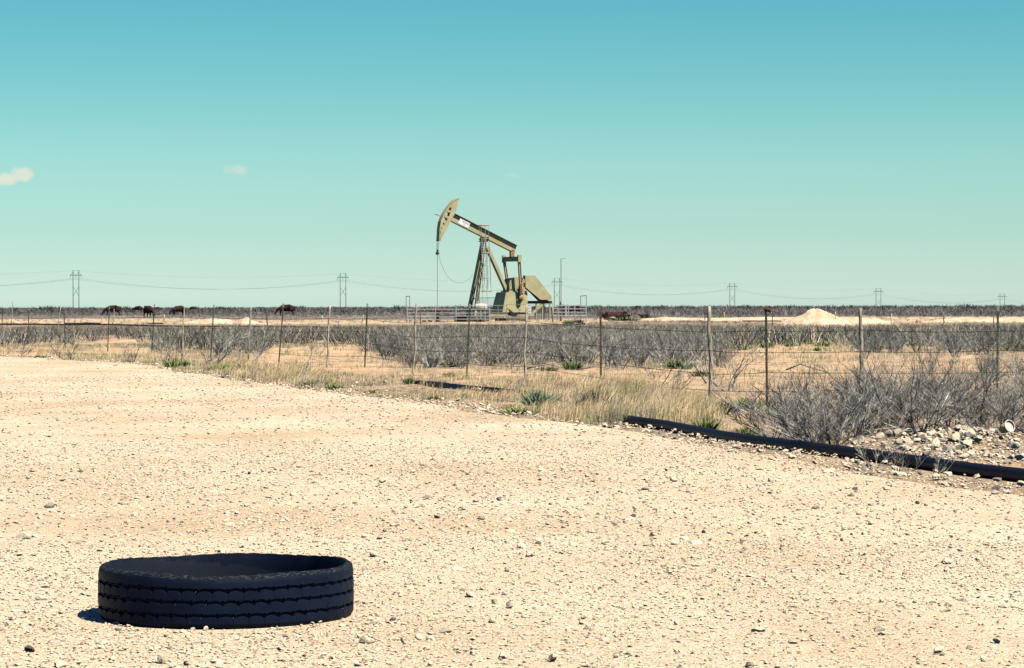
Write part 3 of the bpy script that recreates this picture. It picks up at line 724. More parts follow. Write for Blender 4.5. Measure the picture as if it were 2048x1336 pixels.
# brush beyond the pale strip out to the skyline
def far_brush(name, n, y0, y1, hf, nb, bw, label, tone=(0.26, 0.235, 0.215)):
    yq = np.exp(rng.uniform(np.log(y0), np.log(y1), n)); xq = rng.uniform(-1, 1, n) * (yq * 0.20 + 2)
    keep = ((caliche_band(xq, yq) < 0.4) | (rng.random(n) < .30)) & (rng.random(n) < 0.55 + 1.6 * fbm(xq * 0.03, yq * 0.008, 3) + .2)
    xq, yq = xq[keep], yq[keep]
    bs = [clump_mesh(60 + s, 1.0, 1.7, nb, bw) for s in range(5)]
    tn = np.array(tone) * rng.uniform(0.6, 1.4, (len(xq), 1)) * rng.uniform(0.94, 1.06, (len(xq), 3))
    hs = hf(to_px(xq, yq)[0], yq) * rng.uniform(.65, 1.2, len(xq))
    v, t, c = scatter_mesh(bs, np.stack([xq, yq, terrain(xq, yq)], -1), hs, tn, rot_tilt=0.02)
    tag(link_mesh(name, tri_mesh(name, v, t, c), M['twig_far']), label, 'brush', kind='stuff')
far_brush('distant_brush', 8500, 226, 480, lambda p, y: np.where(p > 1180, np.interp(y, [246, 330, 370, 480], [.2, .3, .85, 1.0]), np.interp(y, [246, 380, 420, 480], [.19, .24, .42, .55])), 12, 0.035, 'grey brush on the plain behind the pale strip')
far_brush('skyline_brush', 5500, 480, 1300, lambda p, y: np.where(p > 1180, 1.35, np.interp(y, [480, 620, 750, 1300], [.5, .7, 1.25, 1.6])), 12, 0.08, 'dark line of brush along the skyline', (0.19, 0.178, 0.165))

SKY_SH = []
for s_ in range(4):
    v_, t_ = clump_mesh(90 + s_, 1.0, 1.5, 60, .06); me_ = tri_mesh('skyline_shrub', v_, t_); SKY_SH.append(me_)
for i in range(34):
    px = random.uniform(-20, 1500) if i < 26 else random.uniform(1500, 2060); Y = random.uniform(750, 1000); x = (px - 1024) / F * Y
    o = bpy.data.objects.new('skyline_shrub', random.choice(SKY_SH)); col.objects.link(o); s_ = random.uniform(1.4, 2.1); o.location = (x, Y, tz(x, Y)); o.scale = (s_, s_, s_); o.rotation_euler = (0, 0, random.uniform(0, 6)); tag(o, 'small dark green shrub standing up on the skyline', 'bush', 'shrubs standing up on the skyline')
M['shrub_green'] = noise_mat('dusty_green_shrub', (0.05, 0.075, 0.055), (0.13, 0.16, 0.11), 2, 0.9)
for me_ in SKY_SH: me_.materials.append(M['shrub_green'])
# dry grass
def blades(P, H, W, lean, tone, per):
    """P (n,3) tuft centres"""
    n = len(P) * per; p = np.repeat(P, per, 0) + np.c_[rng.normal(0, 1, (n, 2)) * np.repeat(W, per)[:, None] * .5, np.zeros(n)]
    p[:, 2] = terrain(p[:, 0], p[:, 1]) - 0.01
    h = np.repeat(H, per) * rng.uniform(.45, 1.1, n)
    a = rng.uniform(0, 6.28, n); out = np.c_[np.cos(a), np.sin(a)] * rng.uniform(0, .75, n)[:, None] + np.array(lean)
    u = np.c_[np.cos(a + 1.57), np.sin(a + 1.57), np.zeros(n)] * (0.0013 + 0.00004 * p[:, 1])[:, None]
    m1 = p + np.c_[out * h[:, None] * .3, h * .6]; tp = p + np.c_[out * h[:, None] * 1.0, h * (1 - .35 * np.hypot(out[:, 0], out[:, 1]))]
    V = np.stack([p - u, p + u, m1 - u * .8, m1 + u * .8, tp], 1).reshape(-1, 3)
    b = (np.arange(n) * 5)[:, None]; T = np.concatenate([b + np.array([[0, 1, 3]]), b + np.array([[0, 3, 2]]), b + np.array([[2, 3, 4]])])
    c = np.repeat(np.repeat(tone, per, 0) * rng.uniform(.75, 1.25, (n, 1)), 5, 0)
    return V, T, c
def verge_width(px): return np.interp(px, [0, 300, 420, 700, 1000, 1250, 1450, 1600, 2048], [16, 22, 34, 45, 75, 90, 60, 30, 20])
def grass_pts(n):
    px = rng.uniform(-60, 2110, n); ey = np.interp(px, [p[0] for p in _e], [p[1] for p in _e])
    py = ey - verge_width(px) * rng.random(n) ** 0.9 + 2
    Y = CH * F / (py - hz(px)); X = (px - 1024) / F * Y
    q = 0.30 + 2.6 * fbm(X * 1.1, Y * .6, 3) + 0.45 * np.exp(-((px - 1250) / 260) ** 2) + 0.5 * np.exp(-((px - 560) / 190) ** 2)
    q = np.where(px > 1440, q * .10, q); pipe_y = np.interp(px, [1225, 1268, 1330, 1400, 1480, 1560, 1650, 1750, 1850, 1950, 2048], [838, 849, 858, 872, 888, 899, 910, 922, 935, 949, 961]) - 12
    q = np.where((px > 1255) & (py > pipe_y), q * .04, q)
    return X, Y, px, rng.random(n) < q - .22
X, Y, px, ok = grass_pts(7500); X, Y, px = X[ok], Y[ok], px[ok]
P = np.stack([X, Y, Y * 0], -1)
tall = np.exp(-((px - 1270) / 200) ** 2); tall2 = np.exp(-((px - 560) / 130) ** 2)
H = (0.09 + .24 * tall + .14 * tall2) * rng.uniform(.5, 1.3, len(P)) * (1 + 1.6 * fbm(X * 1.3, Y * .9, 2))
tone = np.array([0.66, 0.51, 0.29]) * rng.uniform(.6, 1.3, (len(P), 1)); grn = rng.random(len(P)) < .10; tone[grn] = np.array([0.26, 0.31, 0.12]) * rng.uniform(.7, 1.2, (grn.sum(), 1))
gry = rng.random(len(P)) < .16; tone[gry] = np.array([0.38, 0.34, 0.29]) * rng.uniform(.7, 1.2, (gry.sum(), 1))
v1, t1, c1 = blades(P, H, 0.12 + .14 * rng.random(len(P)), (0.34, 0.0), tone, 38)
# short grass over the field
n = 8000; y2 = np.sqrt(rng.uniform(34 ** 2, 130 ** 2, n)); x2 = rng.uniform(-1, 1, n) * (y2 * .195 + .5)
q = (x2 > edge_x(y2) + .2) & (rng.random(n) < .5 + 1.5 * fbm(x2 * .5, y2 * .3, 3)) ; x2, y2 = x2[q], y2[q]
tone2 = np.array([0.62, 0.50, 0.31]) * rng.uniform(.55, 1.3, (len(x2), 1)); g = rng.random(len(x2)) < .14; tone2[g] = np.array([0.24, 0.28, 0.12])
v2, t2, c2 = blades(np.stack([x2, y2, y2 * 0], -1), rng.uniform(.06, .24, len(x2)), rng.uniform(.1, .35, len(x2)), (0.15, 0), tone2, 16)
tag(link_mesh('grass', tri_mesh('grass', np.r_[v1, v2], np.r_[t1, t2 + len(v1)], np.r_[c1, c2]), M['grass']), 'dry blond grass along the edge of the lot and under the fence', 'grass', kind='stuff')

# litter of dead twigs under the bushes
def litter(n=5200):
    y = np.sqrt(rng.uniform(23 ** 2, 75 ** 2, n)); x = rng.uniform(-1, 1, n) * (y * .195 + .3)
    q = x > edge_x(y) + .6; x, y = x[q], y[q]; n = len(x)
    p = np.stack([x, y, terrain(x, y)], -1); a = rng.uniform(0, 6.28, n); L = rng.uniform(.05, .35, n)
    d = np.stack([np.cos(a) * L, np.sin(a) * L, rng.uniform(0, .25, n) * L], -1); u = np.stack([-np.sin(a), np.cos(a), a * 0], -1) * .005; w = np.array([0, 0, .008])
    V = np.stack([p - u, p + u, p + w, p + d], 1).reshape(-1, 3); b = (np.arange(n) * 4)[:, None]
    T = np.concatenate([b + np.array([[0, 1, 3]]), b + np.array([[1, 2, 3]]), b + np.array([[2, 0, 3]])])
    tn = np.repeat(np.array([0.22, 0.18, 0.145]) * rng.uniform(.4, 1.7, (n, 1)), 4, 0)
    tag(link_mesh('twig_litter', tri_mesh('twig_litter', V, T, tn), M['twig_far']), 'broken dead twigs littering the sandy soil', 'twigs', kind='stuff')
litter()

# green and dark tufts
def tuft_mesh(seed, n, h, w, bw=0.010):
    r = np.random.default_rng(seed); V = []; T = []
    for i in range(n):
        a = r.uniform(0, 6.28); k = r.random() ** .6; p = np.array([math.cos(a), math.sin(a), 0]) * k * w * .5; p[2] = -.01
        tip = p + np.array([math.cos(a) * k * w * .5 + r.normal(0, .03), math.sin(a) * k * w * .5 + r.normal(0, .03), h * r.uniform(.4, 1) * (1 - .35 * k)])
        mid = (p + tip) / 2 + np.array([r.normal(0, .012), r.normal(0, .012), h * .06]); s = r.uniform(0, 3.14); u = np.array([math.cos(s), math.sin(s), 0]) * bw * r.uniform(.6, 1.2)
        b = len(V); V += [p - u * .5, p + u * .5, mid - u, mid + u, tip]; T += [(b, b + 1, b + 3), (b, b + 3, b + 2), (b + 2, b + 3, b + 4)]
    return tri_mesh('green_tuft', V, T)
TUFT = [tuft_mesh(s, 170, .25, .34) for s in range(4)]
for t_ in TUFT: t_.materials.append(M['green'])
tufts = [(352, 737, 30, 'green', 'bright green weed with pale flowers at the lot edge below the tall bare shrub', 1.1), (370, 735, 20, 'bluegreen', 'blue-green weed right beside the bright flowering one', 1.1),
 (442, 745, 26, 'green', 'yellowish green clump in dry grass right of the flowering weed', 1.3), (632, 775, 42, 'green', 'dark green mat of weed at the lot edge under the torn rubber', .6), (668, 779, 22, 'green', 'small dark green clump right of the dark mat', .9),
 (1145, 734, 26, 'green', 'bright green clump beyond the fence left of the rusty steel post', 1.2), (1097, 737, 24, 'green', 'low green clump left of the bright one beyond the fence', .6), (1076, 806, 44, 'bluegreen', 'rounded blue-green clump in the tall dry grass', 1.0),
 (1188, 818, 38, 'dark_shrub', 'dark slate-coloured dead clump in the tallest grass below the rusty steel post', 1.6), (1036, 828, 44, 'green', 'low green weed on the lot edge below the blue-green clump', .5), (1490, 815, 46, 'green', 'round green bush left of the capped steel post', .8),
 (1440, 826, 40, 'dark_shrub', 'brownish rounded clump at the foot of the middle wooden stave', .9), (1412, 858, 34, 'green', 'green and straw clump right behind the pipe, below the middle stave', 1.2), (1496, 866, 30, 'green', 'green clump behind the pipe left of the silvery thornbush', 1.0),
 (1562, 828, 40, 'green', 'green clump inside the thin thornbush by the capped steel post', 1.2), (1794, 883, 24, 'green', 'small green weed left of the black shrub base', .8), (1955, 895, 13, 'green', 'small green weed in the stones left of the tub', 1.1), (2042, 912, 16, 'green', 'green weed in the stones at the right edge', 1.0),
 (906, 727, 28, 'green', 'dark green clump at the foot of the thicket, left of the centre steel post', .8), (745, 786, 20, 'green', 'green sprigs on the lot edge below the leaning pale stone', .6), (870, 798, 26, 'green', 'flat green weed on the lot edge below the far pipe', .5), (898, 748, 14, 'green', 'bright sprig above the far pipe', 1.1),
 (818, 764, 14, 'green', 'thin yellow-green clump against the far pipe, left', 1.6), (880, 768, 16, 'green', 'thin yellow-green clump against the far pipe, right', 1.2), (1346, 858, 12, 'green', 'small sprig against the pipe near its tip', 1.4), (78, 716, 14, 'green', 'small green weed at the left edge of the lot', .8), (255, 725, 10, 'green', 'tiny green weed right under the round white stone', .8),
 (1360, 735, 40, 'green', 'grey-green low growth beyond the fence left of the middle stave', .7), (1400, 745, 26, 'green', 'grey-green low growth against the middle stave', .8), (1730, 950, 20, 'green', 'green sprigs under the dry weed by the pipe', .6), (1880, 958, 16, 'green', 'green sprigs right of the sprawling weed by the pipe', .7),
 (800, 652, 16, 'green', 'green clump at the far side of the thicket left of the pump enclosure', .8), (958, 645, 14, 'green', 'green clump in front of the cream tank', .8), (1137, 647, 16, 'green', 'green clump in front of the right guard panel', .7), (1248, 642, 40, 'green', 'green growth in front of the resting cattle', .3), (1158, 646, 12, 'dark_shrub', 'small dark round shrub in front of the right hoop frame', .9)]
for px, py, w, mt, lb, q in tufts:
    x, y = at(px, py); s = w * y / F / .27
    o = bush(random.choice(TUFT), x, y, s, lb, name='green_tuft' if mt != 'dark_shrub' else 'dead_tuft', mt=mt, sz=q); o['category'] = 'plant'
n_g = 0
for i in range(400):                                          # straw-green weeds in the right-hand field
    if n_g >= 46: break
    px = random.uniform(1350, 2060); py = random.uniform(660, 700)
    x, y = at(px, py); bush(random.choice(TUFT), x, y, random.uniform(.8, 1.5), 'low grey-green weed in the field behind the right-hand posts', 'low weeds in the field behind the right-hand posts', name='green_tuft', mt='green', sz=.8)['category'] = 'plant'; n_g += 1

# ------------------------------------------------------------------ fences
fence = empty('barbed_wire_fence', (*at(1533, 800), 0)); tag(fence, 'long barbed wire fence of steel posts and crooked wooden staves round the field', 'fence')
F0 = fence.location.copy()
# (kind, foot px, foot py, top px, top py)
posts = [('s', 3, 677, 5, 613), ('s', 55, 683, 58, 617), ('s', 130, 692, 128, 614), ('s', 215, 699, 219, 613), ('s', 303, 705, 309, 608), ('w', 364, 707, 369, 609), ('s', 421, 711, 428, 610), ('w', 496, 715, 502, 613),
         ('s', 557, 722, 567, 607), ('w', 653, 731, 660, 611), ('s', 729, 733, 735, 607), ('w', 825, 740, 833, 607), ('s', 933, 748, 940, 608), ('w', 1050, 758, 1053, 609), ('r', 1202, 771, 1201, 613),
         ('w', 1421, 799, 1418, 612), ('s', 1534, 801, 1532, 617), ('w', 1725, 797, 1720, 616), ('s', 1994, 797, 1996, 611), ('w', 2160, 796, 2160, 612)]
PW = []
def tpost(a, b, material, first=None):
    mb = MB(); d = (b - a)
    mb.bar(a, b, 0.034, 0.006, (1, 0.25, 0))
    mb.bar(a + Vector((0, .018, 0)), b + Vector((0, .018, 0)), 0.006, 0.034, (1, 0.25, 0))
    for k in range(20):
        q = a + d * (.12 + k * .042); mb.box(q - Vector((0, .006, 0)), (.012, .010, .016))
    return mb
for kind, fx, fy_, tx, ty in posts:
    x, y = at(fx, fy_); a = Vector((x, y, tz(x, y) - .05)); b = at_depth(tx, ty, y); PW.append((a.copy(), b.copy(), kind))
    a_ = a - F0; b_ = b - F0
    if kind == 'w':
        mb = MB(); pts = []; nn = 14; ph = random.uniform(0, 6)
        for i in range(nn + 1):
            t = i / nn; wv = .018 * math.sin(ph + t * random.uniform(5, 7)) + random.gauss(0, .004)
            pts.append(a_.lerp(b_, t) + Vector((wv * math.sin(math.pi * min(t * 1.1, 1)), wv * .5, 0)))
        rr = random.uniform(.020, .025)
        if fx in (1421, 1725): rr = .030
        mb.tube(pts, lambda t: rr * (1.12 - .25 * t + .10 * math.sin(t * 23 + ph)), 7)
        mb.build('wooden_stave', M['stave'], fence, smooth=True)
    else:
        sp_ = tpost(a_, b_, None).build('steel_post', M['rust_post' if kind == 'r' else 'post_green'], fence)
        if kind == 's':
            MB().bar(b_.lerp(a_, .0), b_.lerp(a_, .055), .038, .010, (1, .25, 0)).build('post_tip', M['post_cap'], sp_)
# five strands
for w_i, (hL, hR) in enumerate(((1.10, 1.04), (.80, .74), (.53, .44), (.26, .18))):
    mb = MB(); path = []; barbs = []
    for i, (a, b, kind) in enumerate(PW):
        h_ = hL if a.x < 1.2 else hR; h_ += random.gauss(0, .012); L = (b.z - a.z - .05); p = a.lerp(b, (h_ + .05) / (b.z - a.z)) + Vector((0, -.022, 0)); path.append(p)
    pts = []
    for p, q in zip(path[:-1], path[1:]):
        sag = random.uniform(.0, .03); k = 8
        for j in range(k): t = j / k; pts.append(p.lerp(q, t) - Vector((0, 0, sag * 4 * t * (1 - t))) - F0)
        L = (q - p).length; nb = int(L / .18)
        if p.y < 75:
            for j in range(nb):
                t = (j + .5) / nb; c = p.lerp(q, t) - Vector((0, 0, sag * 4 * t * (1 - t))) - F0; barbs.append(c)
    pts.append(path[-1] - F0)
    mb.tube(pts, lambda t: .0042, 4)
    for c in barbs:
        s_ = random.choice((-1, 1)); mb.bar(c + Vector((-.006, 0, -.011)), c + Vector((.006, 0, .011)), .004, .004); mb.bar(c + Vector((.006, -.008, .009 * s_)), c + Vector((-.006, .008, -.009 * s_)), .004, .004)
    mb.build('wire', M['wire'], fence)
# rusty lump and wire loop on the capped post
cp = at_depth(1535, 619.5, PW[16][0].y)
mb = MB(); mb.lathe([(.012, -.03), (.030, -.025), (.034, 0), (.030, .028), (.012, .032)], (-.016, 0, .004), 12, 'X'); mb.lathe([(.010, -.028), (.026, -.02), (.030, .006), (.022, .026), (.008, .03)], (.030, .0, -.010), 12, 'Y')
o = mb.build('rusty_cap', M['rust'], smooth=True); o.location = cp; tag(o, 'small rusty brown metal lump stuck on the top of a steel fence post', 'metal cap')
q = PW[16][0].y; mb = MB(); loop = [at_depth(px, py, q - .03) for px, py in ((1532, 653), (1528, 655), (1525, 661), (1524, 668), (1525, 676), (1528, 676.5), (1532, 673), (1533, 664), (1534, 656))]
mb.tube([p - loop[0] for p in loop], .0045, 5); o = mb.build('wire_coil', M['dark_steel']); o.location = loop[0]; tag(o, 'black loop of spare wire hanging on the steel post with the rusty lump', 'wire')

# stakes further out in the brush
def stake(px0, py0, px1, py1, r, material, label, name='stake', cat='stake', tip=None, base=None):
    Y = CH * F / (base or py0, 0)[0] if False else CH * F / max((base or py0) - hz(px0), 3)
    a = at_depth(px0, py0 + 3, Y); a.z = min(a.z, tz(a.x, a.y)); b = at_depth(px1, py1, Y); root = Vector((a.x, a.y, a.z))
    pts = [a.lerp(b, t) - root + Vector((random.gauss(0, r * .6), 0, 0)) for t in (0, .2, .4, .6, .8, 1)]
    o = MB().tube(pts, r, 6, r1=r * .75).build(name, M[material], smooth=True); o.location = root; tag(o, label, cat)
    if tip: MB().tube([pts[-2], pts[-1] + Vector((0, 0, .03))], r * 1.3, 6).build('tip', M[tip], o)
stake(22, 648, 26.5, 599, .045, 'stave', 'tallest thin crooked stake standing over the skyline at the far left', base=650)
stake(116, 654, 121, 612, .035, 'stave', 'dark slanting stake behind the fence, third from the left edge', base=655)
stake(225, 646, 229, 618, .045, 'stave', 'short stake with a pale split top in front of the leftmost grazing cow', tip='post_cap', base=648)
stake(535, 650, 534, 622, .05, 'pole', 'dark straight stake left of the grazing cow by the leaning steel post', base=650)
stake(724, 656, 726, 630, .04, 'stave', 'crooked stake just left of the centre-left steel post', base=656)
stake(677, 650, 678, 632, .03, 'stave', 'short thin stake on the pale strip right of the yellow marker', base=650)
stake(841, 646, 841, 613, .035, 'pole', 'dark thin stake inside the left guard panels', base=648)
stake(1263, 650, 1262, 628, .025, 'stave', 'thin stake right of the resting cattle', base=650)
stake(1410, 648, 1410, 622, .03, 'pole', 'thin dark stake just left of the middle wooden stave, far off', base=650)
stake(1671, 648, 1671, 624, .035, 'stave', 'thin stake in front of the right slope of the caliche heap', base=650)
stake(1782, 654, 1783, 627, .03, 'stave', 'thin stake at the right end of the caliche bank', base=655)
stake(1888, 643, 1888, 630, .045, 'pole', 'short dark stake in the brush right of the caliche bank', base=645)
stake(1987, 646, 1987, 627, .04, 'pole', 'dark stake close left of the right-hand steel post, far off', base=648)
stake(1544, 649, 1547, 620, .035, 'rust', 'reddish leaning rod with an orange tip right of the capped steel post', tip='orange', base=651)
stake(331, 646, 329, 629, .06, 'yellow', 'leftmost yellow marker post on the pale strip', name='marker_post', cat='marker', base=646)
stake(645, 646, 645, 632, .055, 'yellow', 'yellow marker post right of the grazing cow by the leaning steel post', name='marker_post', cat='marker', base=646)
stake(1448, 637, 1448, 625, .06, 'yellow', 'yellow marker post on the pale strip right of the middle wooden stave', name='marker_post', cat='marker', base=640)

# ------------------------------------------------------------------ pipes
def ground_pipe(name, pix, r, label, lift=0.0, n=10, material='pipe', sink=()):
    pts = []
    for px, py in pix:
        x, y = at(px, py); y += r * .8; pts.append(Vector((x, y, tz(x, y) + r * .92 + lift)))
    for i, sk in enumerate(sink): pts[i].z -= sk
    fine = []
    for i in range(len(pts) - 1):
        p0, p1, p2, p3 = pts[max(i - 1, 0)], pts[i], pts[i + 1], pts[min(i + 2, len(pts) - 1)]
        for j in range(6):
            t = j / 6; fine.append(.5 * ((2 * p1) + (p2 - p0) * t + (2 * p0 - 5 * p1 + 4 * p2 - p3) * t * t + (3 * p1 - p0 - 3 * p2 + p3) * t ** 3))
    fine.append(pts[-1]); root = fine[0].copy()
    o = MB().tube([p - root for p in fine], r, n).build(name, M[material], smooth=True); o.location = root; return tag(o, label, 'pipe')
ground_pipe('black_pipe', [(792, 762), (815, 762), (850, 766), (925, 775), (1000, 780), (1060, 785), (1115, 797), (1175, 816), (1225, 838), (1268, 849), (1330, 858), (1400, 872), (1480, 888), (1560, 899), (1650, 910), (1750, 922), (1850, 935), (1950, 949), (2048, 961), (2200, 982), (2420, 1020), (2900, 1105), (3600, 1240)], .057,
            'long black plastic pipe snaking along the edge of the gravel lot', n=16, sink=(.15, .075, .045, .04, .04, .06, .08, .05, .02, .012, .012, .012, .012, .014, .014, .014, .014, .014, .014, .014, .014))
ground_pipe('flow_line', [(-80, 650), (60, 650), (128, 650.5), (200, 650.5), (300, 651), (420, 651), (560, 651), (700, 651.5), (800, 651), (880, 650), (990, 649.5), (1090, 649), (1170, 648.5)], .060, 'thin dark flow line laid across the field in front of the pale strip', lift=.05)
ground_pipe('flow_line', [(1485, 643.5), (1530, 643.5), (1562, 643)], .05, 'short length of dark line on the pale strip beside the capped steel post', lift=.05)
ground_pipe('hose_bundle', [(130, 648.6), (150, 648), (175, 648.4), (200, 648.8)], .055, 'thick dark run of pipe lying on the pale strip between the left posts', lift=.02, material='dark_steel')
ground_pipe('hose_bundle', [(298, 649), (312, 648.6), (326, 649)], .05, 'short thick dark pipe lying right beside the fifth steel post from the left', lift=.02, material='dark_steel')

# torn rubber lying in the verge
def torn(px, py, w, label, seed):
    x, y = at(px, py); W_ = w * y / F; r = random.Random(seed); mb = MB(); nn = 14; vs = []; fs = []
    for i in range(nn + 1):
        t = i / nn; cx = (t - .5) * W_; hh = .05 + .06 * math.sin(math.pi * t) + r.gauss(0, .012)
        for (dy, dz) in ((-.10, -.05), (-.085, hh * .7), (-.02, hh), (.10, hh * .8 + r.gauss(0, .01)), (.12, -.05)): vs.append((cx + r.gauss(0, .008), dy + r.gauss(0, .008), dz))
    for i in range(nn):
        for j in range(4): a = i * 5 + j; fs.append((a, a + 5, a + 6, a + 1))
    o = mb.add(vs, fs).build('torn_rubber', M['tyre_shred']); o.location = (x, y, tz(x, y)); o.rotation_euler = (0, 0, r.uniform(-.3, .1)); tag(o, label, 'scrap')
M['tyre_shred'] = noise_mat('weathered_rubber', (0.04, 0.045, 0.055), (0.30, 0.29, 0.28), 7, 0.8, bump=.6)
torn(604, 744, 34, 'dark humped strip of torn rubber in the grass below the leaning steel post', 3)
torn(672, 754, 40, 'longer grey humped strip of torn rubber right of the dark one', 5)
# plastic tub on the stones
mb = MB(); prof = [(.001, 0), (.042, 0), (.044, .004), (.055, .115), (.060, .116), (.060, .126), (.0545, .126), (.0525, .116), (.041, .010), (.001, .008)]
x, y = at(2005, 893); tub = empty('plastic_tub', (x, y, tz(x, y) + .115)); tag(tub, 'white plastic tub with a yellowed side lying open on the stones', 'tub')
tub.rotation_euler = (R(72), 0, R(30)); 
MB().lathe([(.001, 0), (.042, 0), (.044, .004), (.055, .112), (.0535, .112), (.041, .010), (.001, .008)], (0, 0, 0), 24).build('wall', M['tub_yellow'], tub, smooth=True)
rim = MB(); rim.tube([(.057 * math.cos(2 * math.pi * j / 24), .057 * math.sin(2 * math.pi * j / 24), .112) for j in range(24)], .005, 6, closed=True); rim.build('rim', M['tub'], tub, smooth=True)
inn = MB(); V_ = []; 
for r_, h_ in ((.0530, .1125), (.0515, .098)):
    V_ += [(r_ * math.cos(2 * math.pi * j / 24), r_ * math.sin(2 * math.pi * j / 24), h_) for j in range(24)]
inn.add(V_, [(j, 24 + j, 24 + (j + 1) % 24, (j + 1) % 24) for j in range(24)] + [tuple(24 + j for j in range(24))]); inn.build('inside', M['tub'], tub)
# dead branches beyond the fence
def branch(px, py, pts, r, label):
    x, y = at(px, py); o = MB().tube([Vector(p) for p in pts], r, 6, r1=r * .4).build('dead_branch', M['dead_wood'], smooth=True); o.location = (x, y, tz(x, y)); tag(o, label, 'branch')
branch(1085, 733, [(-.35, 0, .03), (-.1, 0, .10), (.15, .1, .12), (.4, .1, .05)], .018, 'arched bare dead branch on the sand right of the wooden stave')
branch(905, 730, [(-.1, 0, .02), (.1, 0, .08), (.35, .1, .19), (.5, .1, .22)], .022, 'dead branch slanting out of the thicket foot left of the centre steel post')
branch(481, 702, [(-.05, 0, .02), (.12, 0, .18), (.26, 0, .40), (.36, 0, .58)], .022, 'black leaning branch left of the wooden stave at the tall grass')
branch(1190, 738, [(-.3, 0, .02), (0, .1, .07), (.3, .2, .03)], .016, 'short dead branch lying left of the rusty steel post foot')
branch(1390, 765, [(.2, 0, .02), (.05, 0, .25), (-.12, 0, .50), (-.2, 0, .62)], .014, 'straight dead stick leaning left over the broken thornbush')
branch(1620, 742, [(-.5, 0, .10), (-.2, 0, .22), (.1, 0, .12), (.45, 0, .02)], .018, 'long bowed dead branch on the sand right of the capped steel post')

# ------------------------------------------------------------------ tyre
def rubber(name, dust=False):
    m, n, l, b = mat(name, 0.6, 0, 0.10)
    t = N(n, 'ShaderNodeTexCoord'); x = N(n, 'ShaderNodeTexNoise'); x.inputs['Scale'].default_value = 9; x.inputs['Detail'].default_value = 9; l.new(t.outputs['Object'], x.inputs['Vector'])
    x3 = N(n, 'ShaderNodeTexNoise'); x3.inputs['Scale'].default_value = 130; x3.inputs['Detail'].default_value = 3; l.new(t.outputs['Object'], x3.inputs['Vector'])
    r = ramp(n, [(0.3, (0.004, 0.008, 0.020)), (0.7, (0.009, 0.015, 0.034))]); l.new(x.outputs[0], r.inputs[0])
    sp = ramp(n, [(0.70, (0, 0, 0)), (0.76, (1, 1, 1))]); l.new(x3.outputs[0], sp.inputs[0])
    mx = N(n, 'ShaderNodeMix', data_type='RGBA'); l.new(sp.outputs[0], mx.inputs['Factor']); l.new(r.outputs[0], mx.inputs['A']); mx.inputs['B'].default_value = (.08, .08, .08, 1)
    out = mx.outputs['Result']
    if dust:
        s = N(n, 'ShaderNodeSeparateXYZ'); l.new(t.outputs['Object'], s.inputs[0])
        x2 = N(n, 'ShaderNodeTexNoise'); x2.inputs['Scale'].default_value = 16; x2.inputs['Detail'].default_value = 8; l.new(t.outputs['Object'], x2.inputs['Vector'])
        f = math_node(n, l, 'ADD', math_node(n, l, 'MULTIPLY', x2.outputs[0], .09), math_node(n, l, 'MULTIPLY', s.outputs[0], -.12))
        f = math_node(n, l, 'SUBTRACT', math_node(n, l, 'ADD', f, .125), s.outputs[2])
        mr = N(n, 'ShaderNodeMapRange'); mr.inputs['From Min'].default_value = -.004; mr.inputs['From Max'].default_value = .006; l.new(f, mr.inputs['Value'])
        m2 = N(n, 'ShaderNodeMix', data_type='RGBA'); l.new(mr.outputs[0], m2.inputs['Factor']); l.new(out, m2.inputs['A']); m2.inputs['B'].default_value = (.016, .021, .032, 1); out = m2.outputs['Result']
    l.new(out, b.inputs['Base Color'])
    bp = N(n, 'ShaderNodeBump'); bp.inputs['Strength'].default_value = .35; bp.inputs['Distance'].default_value = .002; l.new(x3.outputs[0], bp.inputs['Height']); l.new(bp.outputs[0], b.inputs['Normal'])
    return m
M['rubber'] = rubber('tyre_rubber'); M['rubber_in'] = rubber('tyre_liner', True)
M['rubber_rim'] = noise_mat('scuffed_rubber', (0.008, 0.012, 0.020), (0.10, 0.11, 0.115), 26, 0.8, spec=.1, lo=.50, hi=.74, detail=8, bump=.5, stretch=(2.5, 2.5, 12))
tyre = empty('tyre', TC + Vector((0, 0, .020))); tag(tyre, 'worn black truck tyre lying flat on the gravel in the foreground', 'tyre')
TH = .222; NB = 52
def wob(th): return 1 + .006 * np.sin(2 * th + .6) + .004 * np.sin(3 * th + 2) 
def lipz(th): return .004 * np.sin(2 * th + 1) + .003 * np.sin(5 * th)
